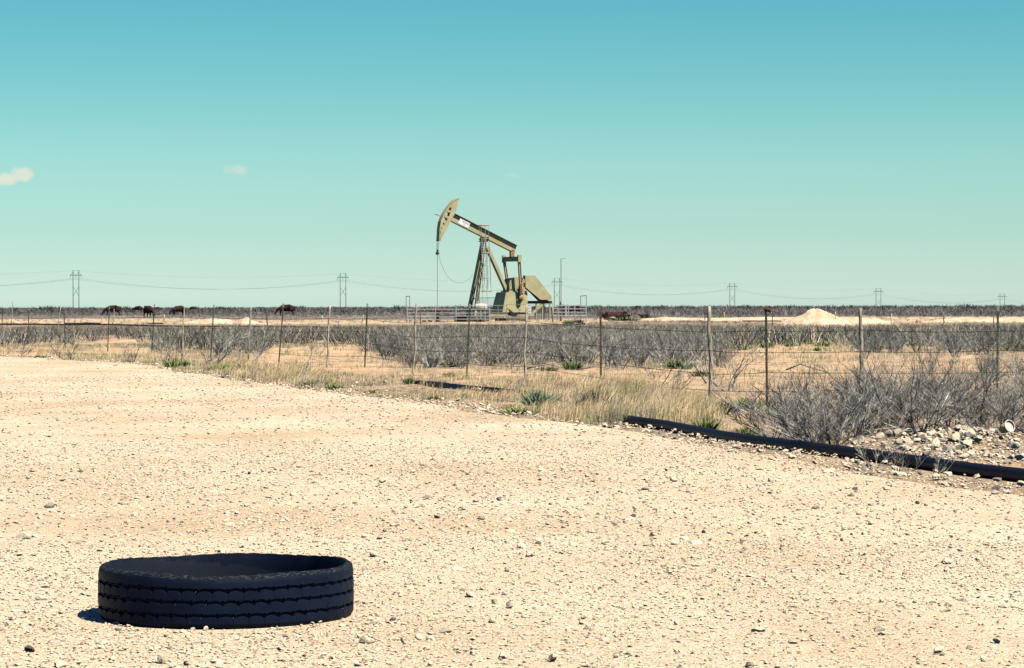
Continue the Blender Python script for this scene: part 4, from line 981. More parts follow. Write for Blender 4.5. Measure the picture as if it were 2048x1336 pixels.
def build_tyre():
    nt = NB * 16; nzr = 120
    th = np.linspace(0, 2 * np.pi, nt, endpoint=False); z = np.linspace(0, .210, nzr)
    TH_, Z_ = np.meshgrid(th, z)
    blk = (TH_ * NB / (2 * np.pi)) % 1.0
    rr = np.full_like(TH_, TR)
    rr -= .016 * np.clip((.022 - Z_) / .022, 0, 1) ** 1.6             # lower shoulder tucks in
    rr -= .0035 * np.clip((Z_ - .19) / .02, 0, 1) ** 2
    rr += .003 * np.sin(np.pi * Z_ / .21)
    cut = np.zeros_like(TH_)
    for k, zc in enumerate((.160, .108, .052)):
        ph = (blk + .33 * k) % 1.0
        saw = np.where(ph < .86, .007 * np.sin(ph / .86 * np.pi) ** .6, 0)
        jit = .0012 * np.sin(TH_ * 31 + k * 2) + .001 * np.sin(TH_ * 57 + k)
        c = zc + saw + jit
        d = np.abs(Z_ - c) - .0066
        cut = np.maximum(cut, np.clip(-d / .0015, 0, 1))
        if k < 3:                                                      # round notch biting the upper band at each block end
            nd = np.hypot(((ph - .93 + .5) % 1 - .5) * .0672, Z_ - (c + .0095)) - .0055
            cut = np.maximum(cut, np.clip(-nd / .0015, 0, 1))
        if k < 3:
            nd = np.hypot(((ph - .93 + .5) % 1 - .5) * .0672, Z_ - (c - .006)) - .0045
            cut = np.maximum(cut, np.clip(-nd / .0015, 0, 1))
        # sipe below groove
        sd = np.abs(((ph - .93 + .5) % 1 - .5) * .0672)
        sip = (sd < .0016) & (Z_ < zc) & (Z_ > zc - .045)
        cut = np.maximum(cut, np.where(sip, .12, 0))
    rr -= .014 * cut
    rr *= wob(TH_)
    Zt = Z_ + lipz(TH_) * (Z_ / .21) ** 2
    X = rr * np.cos(TH_); Y = rr * np.sin(TH_)
    V = np.stack([X, Y, Zt], -1).reshape(-1, 3)
    i = np.arange(nzr - 1)[:, None] * nt; j = np.arange(nt)[None]; j2 = (j + 1) % nt
    Q = np.stack([i + j, i + j2, i + nt + j2, i + nt + j], -1).reshape(-1, 4)
    tread = link_mesh('tread', tri_mesh('tread', V, Q, smooth=False), M['rubber'], tyre)
    gv, gt, gc, go = [], [], [], 0
    for k, zc in enumerate((.160, .108, .052)):
        for b_ in range(NB):
            if random.random() < .72: continue
            t_ = 2 * math.pi * (b_ + .93 - .33 * k) / NB; s_ = random.uniform(.0018, .0034); rv, rtri = rock_base(1, b_)
            c_ = np.array([(TR - .001) * math.cos(t_), (TR - .001) * math.sin(t_), zc - .004]); gv.append(rv * s_ + c_); gt.append(rtri + go); go += len(rv); gc.append(np.tile([.7, .66, .58], (len(rv), 1)))
    tag(link_mesh('lodged_grit', tri_mesh('lodged_grit', np.concatenate(gv), np.concatenate(gt), np.concatenate(gc)), M['stone'], tyre), kind='stuff')
    def ring(name, prof, mt, nt=208):
        th = np.linspace(0, 2 * np.pi, nt, endpoint=False); V = []
        for r_, z_ in prof:
            jit = .0015 * np.sin(th * 23) * (z_ > .2)
            r2 = (r_ + jit) * wob(th); zz = z_ + lipz(th) * (z_ / .21) ** 2 + .0012 * np.sin(th * 41) * (z_ > .215)
            V.append(np.stack([r2 * np.cos(th), r2 * np.sin(th), zz + th * 0], -1))
        V = np.concatenate(V); k = len(prof); i = np.arange(k - 1)[:, None] * nt; j = np.arange(nt)[None]; j2 = (j + 1) % nt
        return link_mesh(name, tri_mesh(name, V, np.stack([i + j, i + j2, i + nt + j2, i + nt + j], -1).reshape(-1, 4), smooth=True), M[mt], tyre)
    ring('cut_edge', [(TR - .0035, .209), (TR - .005, .2160), (TR - .016, .2215), (TR - .029, .2260), (TR - .032, .2235)], 'rubber_rim')
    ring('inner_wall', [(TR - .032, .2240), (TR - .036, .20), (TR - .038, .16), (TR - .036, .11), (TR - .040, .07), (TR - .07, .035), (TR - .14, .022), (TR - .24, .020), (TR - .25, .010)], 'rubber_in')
    ring('lower_sidewall', [(TR - .030, .001), (TR - .09, -.006), (TR - .24, .004), (TR - .25, .012)], 'rubber')
build_tyre()
# pebbles thrown up against the tyre's foot
for i in range(13):
    a = random.uniform(math.pi * 1.08, math.pi * 1.92); r_ = TR + random.uniform(-.01, .05); s = random.uniform(.008, .017)
    o = bpy.data.objects.new('stone', ROCKS[random.randrange(8)]); col.objects.link(o); o.scale = (s, s * .9, s * .8); o.rotation_euler = (0, 0, random.uniform(0, 6))
    o.location = (TC.x + math.cos(a) * r_, TC.y + math.sin(a) * r_, .022 + s * .4); tag(o, 'small pale pebble lying against the foot of the tyre', 'stone', 'pebbles against the foot of the tyre')

# ------------------------------------------------------------------ pumpjack
PSI = R(30); PY = 247.0; PX0 = (985 - 1024) / F * PY
pj = empty('pumpjack', (PX0, PY, 0), PSI); tag(pj, 'tall tan pumpjack with its horse head raised, rusting at the joints', 'pumpjack')
cP, sP = math.cos(PSI), math.sin(PSI)
def L(px, py, y=0.0):
    k = (px - 1024) / F; x = (k * (PY + y * cP) - PX0 + y * sP) / (cP - k * sP); Yw = PY + x * sP + y * cP
    return x, CH + (hz(px) - py) / F * Yw
def L3(px, py, y=0.0): x, z = L(px, py, y); return Vector((x, y, z))
def q1(u, v): return 840 + u / 4.772, 380 + v / 4.772
def q2(u, v): return 860 + u / 9.216, 385 + v / 9.216
def q3(u, v): return 1000 + u / 10.24, 540 + v / 10.24
def q4(u, v): return 920 + u / 6.36, 440 + v / 6.36

YH = -.225
front = [q2(*p) for p in ((178, 890), (180, 830), (184, 760), (188, 680), (198, 600), (212, 535), (232, 480), (256, 425), (285, 370), (320, 315), (360, 258), (405, 203), (450, 155), (490, 128), (545, 112))]
def nearpoly(pts): return [L(*q2(u, v), YH) for u, v in pts]
fr = [L(px, py, YH) for px, py in front]
body = nearpoly([(178, 888), (184, 700), (224, 672), (240, 640), (276, 592), (296, 552), (310, 522), (334, 482), (356, 440), (378, 374), (386, 332), (406, 280), (412, 236), (416, 208), (450, 170), (488, 134), (545, 114), (520, 215), (490, 330), (470, 385), (430, 450), (395, 515), (330, 640), (240, 800), (198, 888)])
ribs = [((184, 700), (226, 676), (222, 690), (184, 740)), ((190, 634), (240, 638), (274, 594), (204, 576)), ((216, 538), (296, 550), (308, 524), (238, 484)), ((250, 444), (334, 480), (354, 442), (272, 396)), ((288, 352), (378, 372), (384, 334), (322, 302)), ((340, 266), (404, 279), (410, 238), (374, 228)), ((396, 205), (420, 206), (455, 165), (430, 170))]
def offs(poly_a, d):
    out = []
    for i in range(len(poly_a)):
        a = poly_a[max(i - 1, 0)]; b = poly_a[min(i + 1, len(poly_a) - 1)]; dx, dz = b[0] - a[0], b[1] - a[1]; Ln = math.hypot(dx, dz); out.append((poly_a[i][0] + dz / Ln * d, poly_a[i][1] - dx / Ln * d))
    return out
def plate(y0, y1, name, par):
    mb = MB(); mb.prism(body, y0, y1); rim_ = offs(fr, .10)
    for i in range(len(fr) - 1): mb.prism([fr[i], fr[i + 1], rim_[i + 1], rim_[i]], y0 - .003 * (i % 2), y1 + .003 * (i % 2))
    for k, r_ in enumerate(ribs): mb.prism(nearpoly(r_), y0 + .004, y1 - .004)
    return mb.build(name, M['tan'], par)
head = plate(YH, YH + .03, 'horse_head', pj); plate(-YH - .03, -YH, 'side_plate', head)
mb = MB(); fo = offs(fr, -.045)
for i in range(len(fr) - 1): mb.prism([fr[i], fr[i + 1], fo[i + 1], fo[i]], YH - .03, -YH + .03)
mb.build('face_plate', M['tan'], head)
mb = MB(); mb.box(((fr[0][0] + .03), 0, fr[0][1] + .02), (.18, .53, .10)); mb.build('toe', M['red_pink'], head)
mb = MB()                                                    # red bracket jutting forward
p0 = L3(*q2(245, 455), 0); p1 = L3(*q2(85, 402), 0); p2 = L3(*q2(130, 400), .2); p3 = L3(*q2(190, 432), .2)
for a, b in ((p0, p1), (p1, p2), (p2, p3)): mb.tube([a, b], .026, 5)
mb.build('wireline_bracket', M['red_pink'], head)
# walking beam
tl, tr_ = L(*q1(330, 222), -.2), L(*q1(935, 533), -.2); bl, br = L(*q1(296, 288), -.2), L(*q1(912, 598), -.2)
wb = MB().prism([tl, tr_, br, bl], -.02, .02).build('walking_beam', M['tan'], pj)
def flange(a, b, sgn, name):
    dx, dz = b[0] - a[0], b[1] - a[1]; Ln = math.hypot(dx, dz); nx, nz_ = -dz / Ln * .035 * sgn, dx / Ln * .035 * sgn
    MB().prism([a, b, (b[0] + nx, b[1] + nz_), (a[0] + nx, a[1] + nz_)], -.23, .23).build(name, M['tan'], wb)
flange(tl, tr_, 1, 'top_flange'); flange(bl, br, -1, 'bottom_flange')
def beam_pt(t, s): return ((tl[0] * (1 - t) + tr_[0] * t) * (1 - s) + (bl[0] * (1 - t) + br[0] * t) * s, (tl[1] * (1 - t) + tr_[1] * t) * (1 - s) + (bl[1] * (1 - t) + br[1] * t) * s)
MB().prism([beam_pt(.585, .55), beam_pt(.80, .5), beam_pt(.78, .97), beam_pt(.60, .97)], -.026, -.0205).build('rust_patch', M['tan_rust'], wb)
for t in (.17, .99): p = beam_pt(t, -.02); MB().tube([(p[0] + .06 * math.cos(a), 0, p[1] + .06 + .06 * math.sin(a)) for a in np.linspace(0, 2 * math.pi, 9)[:-1]], .012, 5, closed=True).build('lifting_eye', M['tan'], wb)
# sign on the beam: white plate, blue name, red word under it (neither can be read)
sg = [beam_pt(.108, .22), beam_pt(.262, .22), beam_pt(.262, .93), beam_pt(.108, .93)]
sgn_o = MB().prism(sg, -.19, -.175).build('sign_plate', M['white'], wb)
bx, bz = beam_pt(.108, .22), beam_pt(.262, .22); ang = math.atan2(bz[1] - bx[1], bz[0] - bx[0])
def scribble(name, t0, t1, s0, s1, nlet, mt, seed):
    r = random.Random(seed); mb = MB(); dt = (t1 - t0) / nlet
    for k in range(nlet):
        a = t0 + k * dt; hh = s0 if (k == 0 or r.random() < .25) else s0 + (s1 - s0) * .3
        mb.prism([beam_pt(a, hh), beam_pt(a + dt * .22, hh), beam_pt(a + dt * .22, s1), beam_pt(a, s1)], -.1955, -.191)
        mb.prism([beam_pt(a + dt * .22, s1 - (s1 - s0) * .2), beam_pt(a + dt * .7, s1 - (s1 - s0) * .2), beam_pt(a + dt * .7, s1), beam_pt(a + dt * .22, s1)], -.1955, -.191)
        if r.random() < .7: mb.prism([beam_pt(a + dt * .22, hh), beam_pt(a + dt * .66, hh), beam_pt(a + dt * .66, hh + (s1 - s0) * .2), beam_pt(a + dt * .22, hh + (s1 - s0) * .2)], -.1955, -.191)
        if r.random() < .5: mb.prism([beam_pt(a + dt * .55, hh), beam_pt(a + dt * .72, hh), beam_pt(a + dt * .72, s1), beam_pt(a + dt * .55, s1)], -.1975, -.1965)
    mb.build(name, M[mt], wb)
scribble('blue_lettering', .150, .256, .26, .52, 8, 'blue_print', 1)
scribble('red_lettering', .172, .214, .60, .76, 7, 'red_print', 2)
# samson post
def leg(name, a, b, w=.22, h=.24, mt='tan', side=(0, 1, 0)): MB().hbeam(a, b, w, h, side).build(name, M[mt], pj)
apx = L3(969, 481, 0)
leg('front_leg', L3(967, 480, .22), L3(934.5, 641, .75), .30, .30)
leg('front_leg', L3(970, 482, -.18), L3(948.5, 641, -.55), .24, .24)
rl = MB(); a = L3(*q1(640, 545), -.05); b = L3(*q1(830, 972), -.05); rl.bar(a, b, .40, .26, (0, 1, 0)); rl.build('rear_leg', M['tan'], pj)
for v, w1 in ((600, 0), (713, 0)):
    pass
mb = MB(); mb.bar(L3(*q1(565, 470), .3), L3(*q1(655, 470), -.3), .10, .10); mb.bar(L3(*q1(565, 490), .3), L3(*q1(650, 490), -.3), .10, .10)
mb.box(apx + Vector((0, 0, .12)), (.55, .62, .34)); mb.build('saddle_bearing', M['dark_steel'], pj)
mb = MB(); mb.bar(L3(*q1(565, 605), .35), L3(*q1(655, 600), -.35), .12, .16); mb.build('cross_brace', M['tan'], pj)
mb = MB(); mb.bar(L3(*q1(545, 885), .55), L3(*q1(572, 880), -.4), .08, .08); mb.bar(L3(*q1(505, 1040), .6), L3(*q1(535, 1035), -.45), .08, .08); mb.build('cross_brace', M['tan'], pj)
# ladder and cage
YL = -.75
A0, A1 = L3(*q1(590, 465), YL), L3(*q1(602, 1085), YL); B0, B1 = L3(*q1(622, 465), YL - .1), L3(*q1(643, 1085), YL - .1)
lad = MB().tube([A0, A1], .020, 6).build('ladder', M['steel'], pj); MB().tube([B0, B1], .020, 6).build('rail', M['steel'], lad)
for k in range(26):
    t = (k + .5) / 26; MB().tube([A0.lerp(A1, t), B0.lerp(B1, t)], .013, 5).build('rung', M['steel'], lad)
def hoop(u0, u1, v, mt, r=.022):
    x0, z = L(*q1(u0, v), YL - .2); x1, _ = L(*q1(u1, v), YL - .2); cx = (x0 + x1) / 2; rx = (x1 - x0) / 2
    MB().tube([(cx + rx * math.cos(a), YL - .35 + .38 * math.sin(a), z) for a in np.linspace(0, 2 * math.pi, 17)[:-1]], r, 5, closed=True).build('cage_hoop', M[mt], lad)
    return cx, rx, z
hs = [hoop(585, 672, 966, 'red_pink', .038), hoop(600, 664, 842, 'steel'), hoop(592, 660, 715, 'steel'), hoop(588, 655, 600, 'steel'), hoop(572, 650, 462, 'steel'), hoop(560, 648, 338, 'red_pink', .038)]
for a in np.linspace(0, 2 * math.pi, 8)[:-1]:
    MB().tube([(cx + rx * math.cos(a), YL - .35 + .38 * math.sin(a), z) for cx, rx, z in hs], .019, 5).build('cage_bar', M['steel'], lad)
# equaliser, pitman arms, cranks
mb = MB(); mb.bar(L3(*q1(878, 575), 0), L3(*q1(878, 648), 0), .34, .30, (0, 1, 0)); mb.build('equaliser_bearing', M['dark_steel'], pj)
mb = MB(); mb.box(L3(*q1(880, 612), -.24), (.30, .10, .42)); mb.build('bearing_cap', M['orange'], pj)
ex, ez = L(*q1(877, 660), 0)
MB().box((ex, 0, ez), (.26, 2.55, .42)).build('equaliser_beam', M['tan'], pj)
for s in (-1, 1): MB().box((ex, s * 1.36, ez + .04), (.34, .17, .62)).build('equaliser_end', M['tan'], pj)
YN = -1.28
pin = L3(*q1(970, 1030), YN)
MB().hbeam((ex, -1.30, ez - .25), tuple(pin + Vector((-.0, 0, 0))), .20, .22, (0, 1, 0)).build('pitman_arm', M['tan'], pj)
pinf = Vector((pin.x, 1.28, pin.z))
MB().hbeam((ex, 1.30, ez - .25), L3(*q1(840, 905), 1.28), .20, .22, (0, 1, 0)).build('pitman_arm', M['tan'], pj)
MB().lathe([(.19, -.12), (.24, -.08), (.24, .08), (.19, .12)], pin, 16, 'Y').build('pin_housing', M['tan'], pj)
MB().lathe([(.13, -.06), (.15, .0), (.10, .03)], pin + Vector((0, -.15, 0)), 12, 'Y').build('crank_pin', M['orange'], pj)
shaft = L3(*q1(935, 905), 0)
mb = MB(); c0 = Vector((shaft.x, -1.0, shaft.z)); c1 = Vector((pin.x, -1.0, pin.z)); mb.bar(c0 + (c0 - c1).normalized() * .5, c1 + (c1 - c0).normalized() * .35, .16, .50, (0, 1, 0)); mb.build('crank', M['tan'], pj)
mb = MB(); mb.bar(Vector((shaft.x, 1.0, shaft.z)), Vector((pin.x, 1.0, pin.z)), .16, .5, (0, 1, 0)); mb.build('crank', M['tan'], pj)
MB().lathe([(.16, -1.12), (.16, 1.12)], shaft, 14, 'Y').build('crank_shaft', M['dark_steel'], pj)
MB().prism([L(*q1(980, 860), YN - .1), L(*q1(990, 875), YN - .1), L(*q1(985, 975), YN - .1), L(*q1(970, 985), YN - .1), L(*q1(968, 890), YN - .1)], YN - .12, YN - .02).build('counterweight_bolt_strip', M['orange'], pj)
# gearbox with rounded top
gb = [L(*q1(u, v), -.6) for u, v in ((858, 965), (853, 900), (862, 868), (880, 845), (905, 832), (945, 830), (985, 840), (1000, 860), (1006, 965))]
MB().prism(gb, -.60, .60).build('gearbox', M['tan'], pj)
MB().prism([L(*q1(u, v), -.68) for u, v in ((846, 975), (846, 962), (1020, 962), (1020, 975))], -.70, .70).build('gearbox_flange', M['tan'], pj)
for u in (872, 900, 930, 962): p = L3(*q1(u, 955), -.66); MB().lathe([(.04, -.02), (.04, .10)], p, 8).build('bolt', M['dark_steel'], pj)
# pedestal: flared box under the gearbox
def frustum(name, top, bot, mt):                             # top/bot: (x0,x1,y0,y1,z)
    V = []
    for (x0, x1, y0, y1, z) in (bot, top): V += [(x0, y0, z), (x1, y0, z), (x1, y1, z), (x0, y1, z)]
    MB().add(V, [(0, 3, 2, 1), (4, 5, 6, 7), (0, 1, 5, 4), (1, 2, 6, 5), (2, 3, 7, 6), (3, 0, 4, 7)]).build(name, M[mt], pj)
tx0, tzz = L(*q1(822, 976), -.85); tx1, _ = L(*q1(1026, 976), -.85); bx0, bzz = L(*q1(788, 1165), -1.0); bx1, _ = L(*q1(1030, 1165), -1.0)
frustum('pedestal', (tx0, tx1, -.85, .85, tzz), (bx0, bx1, -1.0, 1.0, bzz), 'tan')
# skid beams and footings
for yy0 in (-1.05, 1.0):
    a = L3(*q1(655, 1182), yy0); b = L3(*q1(1035, 1182), yy0); MB().hbeam((a.x, yy0, bzz - .18), (b.x, yy0, bzz - .18), .24, .34, (0, 1, 0)).build('skid_beam', M['tan'], pj)
a = L3(*q1(655, 1182), 0); b = L3(*q1(1035, 1182), 0)
MB().box(((a.x + b.x) / 2, 0, bzz - .19), (b.x - a.x, 1.9, .30)).build('skid_deck', M['tan'], pj)
for (u0, u1) in ((440, 660), (832, 945)):
    a, b = L(*q1(u0, 1200), -1.1), L(*q1(u1, 1200), -1.1); MB().box(((a[0] + b[0]) / 2, -.1, .15), (b[0] - a[0], 2.2, .36 if u0 > 500 else .62)).build('footing', M['concrete'], pj)
MB().prism([L(*q1(u, v), -1.22) for u, v in ((835, 1130), (845, 1128), (900, 1178), (925, 1185), (925, 1210), (880, 1210))], -1.24, -1.19).build('gusset', M['dark_steel'], pj)
for u, v in ((840, 1140), (955, 1145), (950, 1193)): p = L3(*q1(u, v), -1.26); MB().box(p, (.36 if v > 1190 else .2, .05, .14)).build('rust_bracket', M['orange'], pj)
# belt guard, motor platform
YG = -1.15
bgp = [L(*q3(u, v), YG) for u, v in ((520, 112), (722, 112), (1058, 540), (1058, 612), (838, 612), (528, 355))]
MB().prism(bgp, YG, YG + .42).build('belt_guard', M['tan'], pj)
gx = [L(*q3(u, v), YG - .012) for u, v in ((845, 560), (870, 555), (985, 600), (1055, 560), (1055, 610), (840, 610))]
MB().prism([L(*q3(u, v), YG - .004) for u, v in ((830, 585), (1052, 585), (1055, 610), (838, 610))], YG - .006, YG - .001).build('rust_edge', M['tan_rust'], pj)
MB().prism([L(*q3(u, v), YG) for u, v in ((675, 480), (690, 480), (838, 600), (845, 625), (810, 620))], YG + .05, YG + .4).build('guard_stay', M['dark_steel'], pj)
a, b = L(*q3(575, 632), -.9), L(*q3(1075, 632), -.9); zt, zb = a[1], L(*q3(1075, 685), -.9)[1]
MB().box(((L(*q3(745, 640), -.9)[0] + b[0]) / 2, 0, (zt + zb) / 2), (b[0] - L(*q3(745, 640), -.9)[0], 1.7, zt - zb)).build('motor_platform', M['dark_steel'], pj)
MB().box(((a[0] + b[0]) / 2, 0, zt - .06), (b[0] - a[0], 1.0, .12)).build('platform_beam', M['dark_steel'], pj)
mp = L3(*q3(880, 620), -.1); MB().lathe([(.20, -.5), (.27, -.42), (.27, .38), (.20, .5)], (mp.x, -.1, zt + .22), 14, 'X').build('motor', M['dark_steel'], pj)
for u, yy0 in ((742, -.8), (742, .8), (868, -.8), (898, .8), (1018, -.8), (1018, .8)): 
    p = L3(*q3(u, 690), yy0); MB().bar((p.x, yy0, zb), (p.x, yy0, .15), .10, .12).build('platform_leg', M['tan' if yy0 < 0 else 'dark_steel'], pj)
for yy0 in (-.85, .85): MB().bar(L3(*q3(870, 695), yy0), L3(*q3(640, 910), yy0), .12, .22).build('diagonal_brace', M['tan'], pj)
a, b = L(*q1(1030, 1225), -1.0), L(*q1(1275, 1225), -1.0); MB().box(((a[0] + b[0]) / 2, 0, .10), (b[0] - a[0], 2.0, .16)).build('footing', M['heap'], pj)
# bridle, carrier bar, polished rod
cb = L3(*q1(168, 605), 0); br_ = MB().lathe([(.13, -.10), (.17, -.03), (.17, .03), (.10, .12)], cb, 10).build('carrier_bar', M['dark_steel'], pj)
for yy0 in (-.17, -.06, .06, .17):
    p = (fr[0][0] - .03, yy0, fr[0][1]); q = (L(*q1(168, 600), 0)[0], yy0, L(*q1(168, 600), 0)[1]); MB().tube([p, q], .012, 5).build('cable', M['dark_steel'], br_)
MB().lathe([(.07, 0), (.07, .22)], cb + Vector((0, 0, .10)), 8).build('rod_clamp', M['dark_steel'], br_)
wh = L3(*q1(170, 1225), 0)
MB().tube([cb, (cb.x, 0, .9)], .030, 6).build('polished_rod', M['steel'], br_)
pts = [L3(*q1(u, v), .3) for u, v in ((178, 610), (195, 680), (225, 760), (262, 825), (310, 868), (365, 888), (420, 882), (470, 848), (505, 805))]
MB().tube(pts, .011, 4).build('hanging_cable', M['dark_steel'], pj)
# wellhead stands on its own
wp = at_depth(875.6, 643, PY - 4); wh = empty('wellhead', (cb.x * cP + PX0, PY + cb.x * sP, 0)); tag(wh, 'rusty wellhead with a round stuffing box under the pumpjack rod', 'wellhead')
MB().lathe([(.10, 0), (.26, .02), (.26, .12), (.14, .16), (.14, .42), (.24, .46), (.24, .62), (.13, .66), (.13, .74)], (0, 0, 0), 14).build('casing_head', M['dark_steel'], wh, smooth=True)
MB().lathe([(.12, .72), (.24, .80), (.30, .95), (.28, 1.08), (.18, 1.18), (.10, 1.24)], (0, 0, 0), 14).build('stuffing_box', M['rust'], wh, smooth=True)
MB().bar((0, 0, .56), (1.6, .9, .56), .12, .12).build('flow_arm', M['dark_steel'], wh)
MB().lathe([(.10, -.16), (.14, -.1), (.14, .1), (.10, .16)], (.9, .5, .58), 10, 'X').build('valve', M['rust'], wh)
for k in (-.5, -1.0): MB().bar((k, .2, .08), (k - .35, .2, .10), .14, .12).build('pipe_fitting', M['rust'], wh)
# tank in front of the legs
tk = empty('tank', (*at_depth(962, 640, PY - 5)[:2], 0)); tag(tk, 'small cream horizontal tank with strap bands on legs before the pumpjack', 'tank')
px_m = F / (PY - 5); tzc = CH + (hz(962) - 614.5) / px_m; TLn = 1.12; TRd = .32
MB().lathe([(.02, -TLn / 2), (.16, -TLn / 2 + .03), (.27, -TLn / 2 + .10), (TRd, -TLn / 2 + .2), (TRd, TLn / 2 - .2), (.27, TLn / 2 - .10), (.16, TLn / 2 - .03), (.02, TLn / 2)], (0, 0, tzc), 20, 'X').build('vessel', M['cream'], tk, smooth=True)
for x in (-.22, .30): MB().tube([(x, (TRd + .01) * math.cos(a), tzc + (TRd + .01) * math.sin(a)) for a in np.linspace(0, 2 * math.pi, 21)[:-1]], .014, 4, closed=True).build('band', M['dark_steel'], tk)
for x in (-.36, -.0, .36): MB().bar((x, -.2, tzc - TRd + .05), (x, -.2, 0), .06, .07).build('leg', M['galv'], tk); MB().bar((x, .2, tzc - TRd + .05), (x, .2, 0), .06, .07).build('leg', M['galv'], tk)
# mesh screen frame behind
scf = empty('mesh_screen', (*at_depth(975, 640, PY + 3)[:2], 0)); tag(scf, 'grey framed mesh screen standing behind the pumpjack legs', 'screen')
SY = PY + 3; ppm = F / SY; x0 = (959 - 975) / ppm; x1 = (990.5 - 975) / ppm; zt_ = CH + (612.7 - 595.5) / ppm
for a, b in (((x0, 0, 0), (x0, 0, zt_)), ((x1, 0, 0), (x1, 0, zt_)), ((x0, 0, zt_), (x1, 0, zt_)), ((x0, 0, .35), (x1, 0, .35))): MB().tube([a, b], .025, 6).build('frame_tube', M['steel'], scf)
mb = MB()
for k in range(1, 16): t = k / 16; mb.bar((x0 + (x1 - x0) * t, 0, .35), (x0 + (x1 - x0) * t, 0, zt_), .008, .008); mb.bar((x0, 0, .35 + (zt_ - .35) * t), (x1, 0, .35 + (zt_ - .35) * t), .008, .008)
mb.build('mesh_panel', M['galv_dark'], scf)

# guard panels round the unit
def panel(px0, px1, Y0, Y1, rails, mt, label, posts=None, r=.026, pm=None, posttop=None):
    a = at_depth(px0, 640, Y0); b = at_depth(px1, 640, Y1); o = empty('guard_panel', (a.x, a.y, 0)); d = Vector((b.x - a.x, b.y - a.y, 0))
    tag(o, label, 'fence panel')
    for py in rails:
        za = CH + (hz(px0) - py) / F * Y0; zb_ = CH + (hz(px1) - py) / F * Y1; MB().tube([(0, 0, za), d + Vector((0, 0, zb_))], r, 6).build('rail', M[mt], o)
    for t in (posts or (0, 1)):
        top = CH + (hz(px0) - (posttop or rails[0])) / F * Y0 + .04; MB().tube([d * t + Vector((0, 0, -.05)), d * t + Vector((0, 0, top))], r * 1.2, 6).build('post', M[pm or mt], o)
    return o
R5 = (611.5, 618.6, 626, 632.7, 639)
panel(814.6, 871, 236, 238, R5, 'galv', 'leftmost galvanised guard panel of the pump enclosure, left of the wellhead', (0, .45, 1))
panel(871.5, 911.5, 238, 238, R5, 'galv', 'galvanised guard panel in front of the wellhead')
panel(912, 979, 237, 237, (612, 618.6, 626.4, 632.3, 638.5), 'galv', 'bright galvanised guard panel in front of the tank and front legs', (0, 1), .030)
panel(979.5, 1013, 237, 237, (611, 620, 628, 636), 'steel', 'narrow dull guard panel in front of the pedestal', (0, .5, 1), .020)
panel(1013.5, 1053, 236.5, 236, (609, 638), 'tan', 'two-rail tan guard panel in front of the gearbox pedestal', (0, 1), .020)
panel(1053.5, 1105, 236, 235, (607.8, 619, 626, 632.5), 'galv_dark', 'thin weathered guard panel under the motor platform', (0, .4, .75, 1), .016)
panel(1106, 1172, 235, 235, (611, 618, 624.7, 631.5), 'galv', 'galvanised guard panel right of the pumpjack in front of the dark cow', (0, .15, .47, .66, 1), .032)
panel(820, 1000, 262, 262, R5, 'galv_dark', 'weathered guard panels behind the wellhead on the far side of the enclosure', (0, .25, .5, .75, 1), .018)
# tall hoop frames at both ends
def hoopframe(px0, px1, ptop, Y, mt, label):
    a = at_depth(px0, 640, Y); b = at_depth(px1, 640, Y); zt_ = CH + (hz(px0) - ptop) / F * Y; d = b - a
    o = empty('hoop_frame', (a.x, a.y, 0)); tag(o, label, 'frame')
    MB().tube([(0, 0, 0), (0, 0, zt_)], .03, 6).build('post', M[mt], o); MB().tube([(d.x, 0, 0), (d.x, 0, zt_)], .03, 6).build('post', M[mt], o); MB().tube([(-.02, 0, zt_), (d.x + .02, 0, zt_ + .04)], .035, 6).build('crossbar', M[mt], o)
hoopframe(812.5, 819.5, 593, 238, 'galv_dark', 'narrow tall hoop frame at the left end of the enclosure')
hoopframe(1161.5, 1172.8, 592, 236.5, 'galv_dark', 'tall hoop frame at the right end of the enclosure')
# notice on the wood post
po = at_depth(1105.5, 643, 234.0); o = MB().tube([(0, 0, 0), (0, 0, 1.45)], .045, 7).build('wooden_post', M['stave'], smooth=True); o.location = (po.x, po.y, 0); tag(o, 'weathered post at the joint of the right galvanised panel', 'post')
nb = at_depth(1059.5, 626.5, 234.5); no = empty('notice_board', (nb.x, nb.y, 0)); tag(no, 'white notice board with faint red print hung on the guard rail under the motor platform', 'sign')
w_, h_ = 6.8 / F * 234.5, 17 / F * 234.5; MB().box((0, 0, nb.z + h_ / 2), (w_, .02, h_)).build('board', M['white'], no)
MB().tube([(-.02, .04, 0), (-.02, .04, nb.z + .2)], .02, 5).build('post', M['galv_dark'], no)
for fz, fh in ((.93, .05), (.62, .04), (.26, .03), (.22, .02)): 
    mb = MB()
    for k in range(5): mb.box((-w_ * .34 + w_ * .17 * k, -.013, nb.z + h_ * fz), (w_ * .12, .004, h_ * fh))
    mb.build('red_print', M['red_print'], no)
# control cabinet, post, antenna
ca = at_depth(1128, 643, 240); cb_ = empty('control_cabinet', (ca.x, ca.y, 0)); tag(cb_, 'narrow dark electric cabinet with a pale side, right of the pumpjack', 'cabinet')
MB().box((-.02, 0, .95), (.20, .3, .95)).build('door', M['dark_steel'], cb_); MB().box((.16, 0, .92), (.14, .28, .98)).build('side', M['galv'], cb_); MB().box((-.28, 0, .85), (.14, .14, 1.75)).build('support', M['pole'], cb_)
an = at_depth(1122.3, 643, 241); ao = empty('antenna_mast', (an.x, an.y, 0)); tag(ao, 'thin tall antenna mast with a small arm at the top, right of the pumpjack', 'antenna')
zt_ = CH + (612.5 - 517.5) / F * 241; MB().tube([(0, 0, 0), (0, 0, 2.2), (0, 0, zt_)], .032, 6).build('mast', M['galv_dark'], ao); MB().tube([(-.06, 0, zt_), (.42, 0, zt_ + .01)], .014, 5).build('arm', M['galv_dark'], ao)
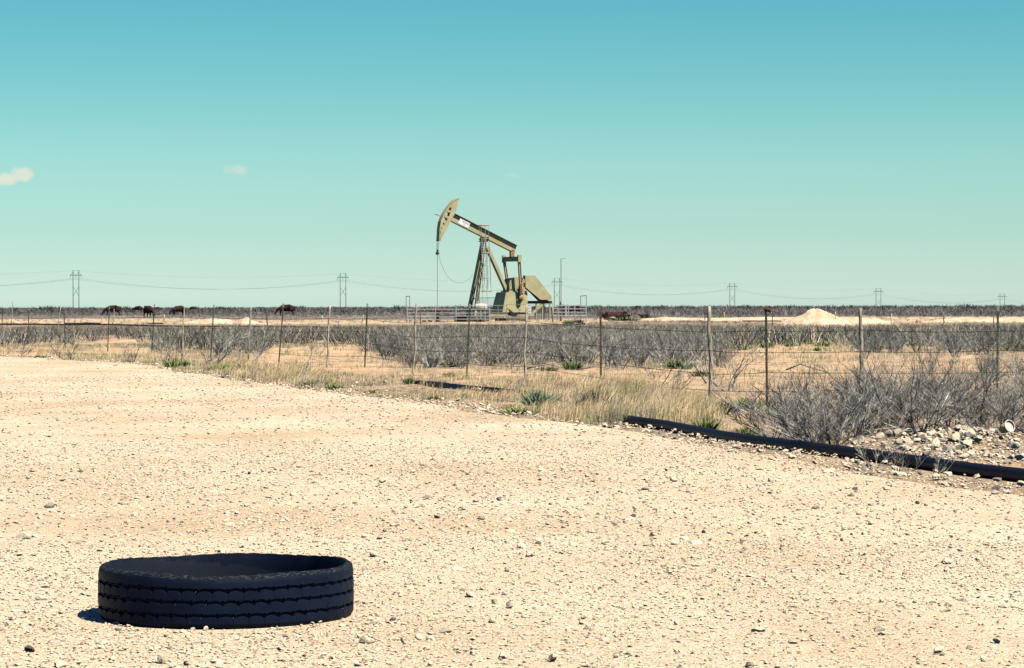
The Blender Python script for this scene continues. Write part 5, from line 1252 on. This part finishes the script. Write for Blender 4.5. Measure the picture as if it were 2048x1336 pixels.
for x in (.15, .28, .40): MB().tube([(x, 0, zt_ - .06), (x, 0, zt_ + .07)], .008, 4).build('element', M['galv_dark'], ao)

# ------------------------------------------------------------------ caliche heap and low banks
def heap(px, base, peak, halfw, label, seed, prof=None, depth=1.0, name='caliche_heap'):
    x0, Y = at(px, base); ppm = F / Y; H = (base - peak) / ppm; W_ = halfw / ppm; nn = 70; V = []; r = np.random.default_rng(seed)
    u = np.linspace(-1, 1, nn); U, Wv = np.meshgrid(u, u); rad = np.hypot(U, Wv)
    if prof is None: h = np.clip(1 - rad ** 1.15, 0, 1)
    else: h = np.interp(U, prof[0], prof[1]) * np.clip(1 - np.abs(Wv) ** 1.4, 0, 1)
    h = h * H * (1 + .16 * fbm(U * 5 + seed, Wv * 5, 4) * 2) + .20 * fbm(U * 22, Wv * 22 + seed, 3) * (h > 0.02) - .03
    V = np.stack([U * W_, Wv * W_ * depth + W_ * depth * .3, h], -1).reshape(-1, 3); i = np.arange(nn - 1)[:, None] * nn + np.arange(nn - 1)[None]
    o = link_mesh(name, tri_mesh(name, V, np.stack([i, i + 1, i + nn + 1, i + nn], -1).reshape(-1, 4), smooth=True), M['heap']); o.location = (x0, Y, tz(x0, Y)); tag(o, label, 'heap')
heap(1637, 650, 610, 86, 'tall pointed heap of pale caliche on the plain at right', 1, depth=.8)
heap(1720, 647, 632, 75, 'low flat-topped bank of pale caliche joined to the right of the tall heap', 2, prof=([-1, -.6, 0, .45, .8, 1], [.5, .95, 1, .8, .35, 0]), depth=.6, name='caliche_bank')
heap(1500, 641, 632, 125, 'long low bank of pale caliche left of the tall heap', 4, prof=([-1, -.8, -.3, .3, .9, 1], [0, .7, .9, 1, .9, .6]), depth=.25, name='caliche_bank')
heap(492, 648, 634.5, 50, 'low pale mound on the strip between the wooden stave and the leaning post', 5, prof=([-1, -.6, -.3, 0, .2, .5, 1], [0, .3, .7, 1, .7, .2, 0]), depth=.5, name='caliche_bank')
heap(425, 648, 637, 60, 'low pale bank on the strip left of the low mound', 6, prof=([-1, -.5, 0, .5, 1], [.2, .6, 1, .7, 0]), depth=.4, name='caliche_bank')
heap(22, 645, 636, 18, 'small sandy mound on the strip at the far left', 7, depth=.7, name='caliche_bank')
heap(1950, 644, 633, 110, 'uneven sandy bank at the right edge in front of the skyline brush', 8, prof=([-1, -.7, -.2, .1, .6, 1], [0, .5, 1, .6, .9, .8]), depth=.3, name='caliche_bank')
heap(1330, 641, 634, 70, 'low caliche bank right of the resting cattle', 9, prof=([-1, -.5, 0, .5, 1], [0, .6, 1, .8, .6]), depth=.3, name='caliche_bank')

# ------------------------------------------------------------------ cattle
def skin_body(name, verts, edges, radii, root=0, sub=1):
    me = bpy.data.meshes.new(name); me.from_pydata(verts, edges, []); o = bpy.data.objects.new(name, me); col.objects.link(o)
    md = o.modifiers.new('s', 'SKIN'); o.modifiers.new('u', 'SUBSURF').levels = sub
    for i, r_ in enumerate(radii): me.skin_vertices[0].data[i].radius = r_
    me.skin_vertices[0].data[root].use_root = True
    dg = bpy.context.evaluated_depsgraph_get(); dg.update(); out = bpy.data.meshes.new_from_object(o.evaluated_get(dg)); out.name = name
    bpy.data.objects.remove(o); 
    for p in out.polygons: p.use_smooth = True
    out.materials.clear(); out.materials.append(M['cow']); return out
def cow_mesh(pose):
    V = []; E = []; Rr = []
    def v(p, r_, par=None):
        V.append(p); Rr.append(r_ if isinstance(r_, tuple) else (r_, r_)); i = len(V) - 1
        if par is not None: E.append((par, i))
        return i
    lie = pose == 'lie'; dz = -.60 if lie else 0
    b0 = v((0, 0, .95 + dz), (.44, .44)); b1 = v((-.45, 0, .96 + dz), (.42, .44), b0); b2 = v((-.78, 0, 1.00 + dz), (.34, .36), b1); b3 = v((.42, 0, .98 + dz), (.42, .42), b0); b4 = v((.80, 0, 1.03 + dz), (.35, .36), b3); b5 = v((.97, 0, 1.06 + dz), (.16, .15), b4)
    t1 = v((1.04, 0, .92 + dz), .05, b5); t2 = v((1.06, 0, .62 + dz), .035, t1); 
    if not lie: t3 = v((1.05, 0, .42), .05, t2)
    if pose == 'graze': n1 = v((-1.05, 0, .84), (.19, .17), b2); n2 = v((-1.24, 0, .52), (.15, .14), n1); h1 = v((-1.36, 0, .30), (.15, .14), n2); h2 = v((-1.47, 0, .12), (.09, .08), h1)
    elif pose == 'stand': n1 = v((-1.05, 0, 1.14), (.19, .17), b2); n2 = v((-1.28, 0, 1.25), (.14, .14), n1); h1 = v((-1.45, 0, 1.22), (.14, .14), n2); h2 = v((-1.68, 0, 1.08), (.08, .08), h1)
    else: n1 = v((-1.04, 0, .60), (.19, .17), b2); n2 = v((-1.22, 0, .74), (.14, .14), n1); h1 = v((-1.36, 0, .74), (.13, .13), n2); h2 = v((-1.56, .02, .64), (.08, .08), h1)
    for s in (-1, 1):
        v((h1 and V[h1][0] + .04, s * .20, V[h1][2] + .06), .035, h1)
        if not lie:
            a = v((-.68, s * .19, .70), .17, b2); c = v((-.69, s * .20, .40), .09, a); d = v((-.70, s * .20, .08), .06, c); v((-.73, s * .20, .02), .05, d)
            a = v((.74, s * .20, .76), .22, b4); c = v((.66, s * .21, .56), .14, a); d = v((.84, s * .21, .40), .08, c); e = v((.80, s * .21, .08), .06, d); v((.77, s * .21, .02), .05, e)
        else:
            a = v((-.62, s * .26, .18), .13, b2); c = v((-.95, s * .30, .09), .065, a); v((-.66, s * .36, .06), .05, c)
            a = v((.66, s * .30, .22), .19, b4); c = v((.30, s * .42, .11), .08, a); v((.68, s * .50, .06), .05, c)
    return skin_body('cow', V, E, Rr)
CG, CS_, CL = cow_mesh('graze'), cow_mesh('stand'), cow_mesh('lie')
def cow(px, feet, length_px, me, rz, label, sc=None, name='cow'):
    """placed by its feet; size from its body length seen side-on"""
    Y = CH * F / (feet - hz(px)); x = (px - 1024) / F * Y
    s = (sc or 1.0) * 1.12; o = bpy.data.objects.new(name, me); col.objects.link(o); o.location = (x, Y, tz(x, Y)); o.scale = (s, s, s); o.rotation_euler = (0, 0, rz); return tag(o, label, 'cow')
cow(226, 633, 31, CG, R(8), 'red-brown cow grazing side-on, leftmost of the big ones, head down to the left')
cow(276, 626, 18, CG, R(-12), 'brown cow with its back at the skyline, second from the left', .98)
cow(298, 634.5, 16, CG, R(125), 'dark brown cow standing tail-on, head down to the right, by the steel post', 1.0)
cow(315, 623.5, 14, CG, R(5), 'far small brown cow just right of the fifth steel post', .95)
cow(357, 632.5, 21, CG, R(35), 'brown cow with a pale face patch grazing left of the wooden stave', .95)
cow(387, 623, 14, CG, R(-160), 'small far brown cow right of the wooden stave on the skyline', .95)
cow(573, 633, 33, CG, R(5), 'red-brown cow grazing behind the leaning steel post', 1.02)
cow(106, 624, 7, CG, R(10), 'tiny far calf in the brush left of the pylon', .62, 'calf')
cow(1150, 630, 21, CG, R(12), 'dark brown cow seen through the right guard panel', .95)
cow(1276, 628, 10, CG, R(80), 'dark cow standing end-on in the brush right of the resting ones', .95)
cow(1887, 625, 7, CG, R(70), 'barely visible dark cow in the brush right of the caliche bank', .8)
cl = cow(1224, 639, 34, CL, R(178), 'large reddish cow lying down with a white belly patch on the pale strip', .90)
cow(1247, 638, 14, CL, R(150), 'smaller brown calf lying against the large resting cow', .60, 'calf')
cow(1290, 636.5, 8, CL, R(10), 'dark back of a calf lying behind the pale bank, right of the resting cow', .5, 'calf')
wp_ = MB().lathe([(.02, -.04), (.15, -.03), (.24, 0), (.18, .03), (.02, .04)], (0, 0, 0), 12, 'Y').build('belly_patch', M['hide_white'], cl, smooth=True); wp_.location = (-.05, .36, .20); wp_.scale = (1.3, 1, .7)
wp2 = MB().lathe([(.02, -.04), (.10, -.03), (.13, 0), (.10, .03), (.02, .04)], (0, 0, 0), 10, 'Y').build('belly_patch', M['hide_white'], cl, smooth=True); wp2.location = (.30, .36, .30)

# ------------------------------------------------------------------ power line
def pylon(k, label, proto=[None]):
    Xk = 1650 * (-.1543 + .0871 * k); Yk = 1650 * (1 + .124 * k); base = [0, .5, -1, -3.3, -6.4, -10.5, -14][k] if k >= 0 else 0
    if proto[0] is None:
        o = empty('pylon', (Xk, Yk, base)); proto[0] = o; HT = 23.0; W_ = 2.35
        for s in (-1, 1): MB().tube([(s * W_, 0, -1), (s * W_, 0, HT)], .24, 7, r1=.16).build('pole', M['pole'], o)
        MB().bar((-W_ * 2.0, 0, HT - 2.9), (W_ * 2.0, 0, HT - 2.9), .26, .30).build('crossarm', M['pole'], o)
        MB().bar((-W_, 0, HT - .3), (W_, 0, HT - .3), .10, .10).build('top_tie', M['pole'], o)
        for s in (-1, 1):
            for q in (-1, 1): MB().bar((s * W_, 0, HT - 1.0), (s * W_ + q * W_ * .85, 0, HT - 2.9), .10, .10).build('strut', M['pole'], o)
        for s in (-1, 1): MB().bar((-s * W_, 0, HT - 9.5), (s * W_, 0, HT - 15), .12, .12).build('cross_brace', M['pole'], o)
        for x in (-W_ * 1.9, 0, W_ * 1.9): MB().tube([(x, 0, HT - 3), (x, 0, HT - 4.9)], .10, 5).build('insulator', M['steel'], o)
    else:
        o = proto[0].copy(); col.objects.link(o)
        for ch in list(proto[0].children): c = ch.copy(); col.objects.link(c); c.parent = o
    o.location = (Xk, Yk, base); o.rotation_euler = (0, 0, math.atan2(-.575, .818))
    return tag(o, label, 'pylon', 'wooden H-frame pylons along the skyline')
lbs = ['leftmost wooden H-frame pylon, tallest in view, left of the cattle', 'second wooden H-frame pylon from the left, midway to the pumpjack', 'wooden H-frame pylon just right of the pumpjack beside the antenna mast', 'wooden H-frame pylon above the middle wooden stave',
       'short-looking wooden H-frame pylon right of the caliche heap', 'smallest wooden H-frame pylon at the far right skyline']
for k in range(6): pylon(k, lbs[k])
pylon(-1, 'wooden H-frame pylon beyond the left edge of the frame'); pylon(6, 'wooden H-frame pylon beyond the right edge of the frame')
pv = Vector((.818, -.575, 0)); bases = {-1: 0, 0: 0, 1: .5, 2: -1, 3: -3.3, 4: -6.4, 5: -10.5, 6: -14}
for ci, (off_, hh, sag, rr, lb) in enumerate(((-4.46, 18.1, 6.0, .03, 'near-side power cable sagging between the pylons'), (0, 18.1, 6.0, .03, 'middle power cable sagging between the pylons'), (4.46, 18.1, 6.0, .03, 'far-side power cable sagging between the pylons'), (-2.35, 22.9, 3.5, .012, 'thin near-side earth wire strung across the pylon tops'), (2.35, 22.9, 3.5, .012, 'thin far-side earth wire strung across the pylon tops'))):
    pts = []
    for k in range(-1, 6):
        a = Vector((1650 * (-.1543 + .0871 * k), 1650 * (1 + .124 * k), bases[k] + hh)) + pv * off_; b = Vector((1650 * (-.1543 + .0871 * (k + 1)), 1650 * (1 + .124 * (k + 1)), bases[k + 1] + hh)) + pv * off_
        for j in range(14): t = j / 14; pts.append(a.lerp(b, t) - Vector((0, 0, sag * 4 * t * (1 - t))))
    o = MB().tube([p - pts[0] for p in pts], rr, 4).build('power_cable', M['dark_steel']); o.location = pts[0]; tag(o, lb, 'cable')

#print('TRIS', sum(len(m_.polygons) * (1 if m_.name in ('gravel','grass','thicket') else 1.7) for m_ in bpy.data.meshes), [(m_.name, len(m_.polygons)) for m_ in sorted(bpy.data.meshes, key=lambda q: -len(q.polygons))[:8]])
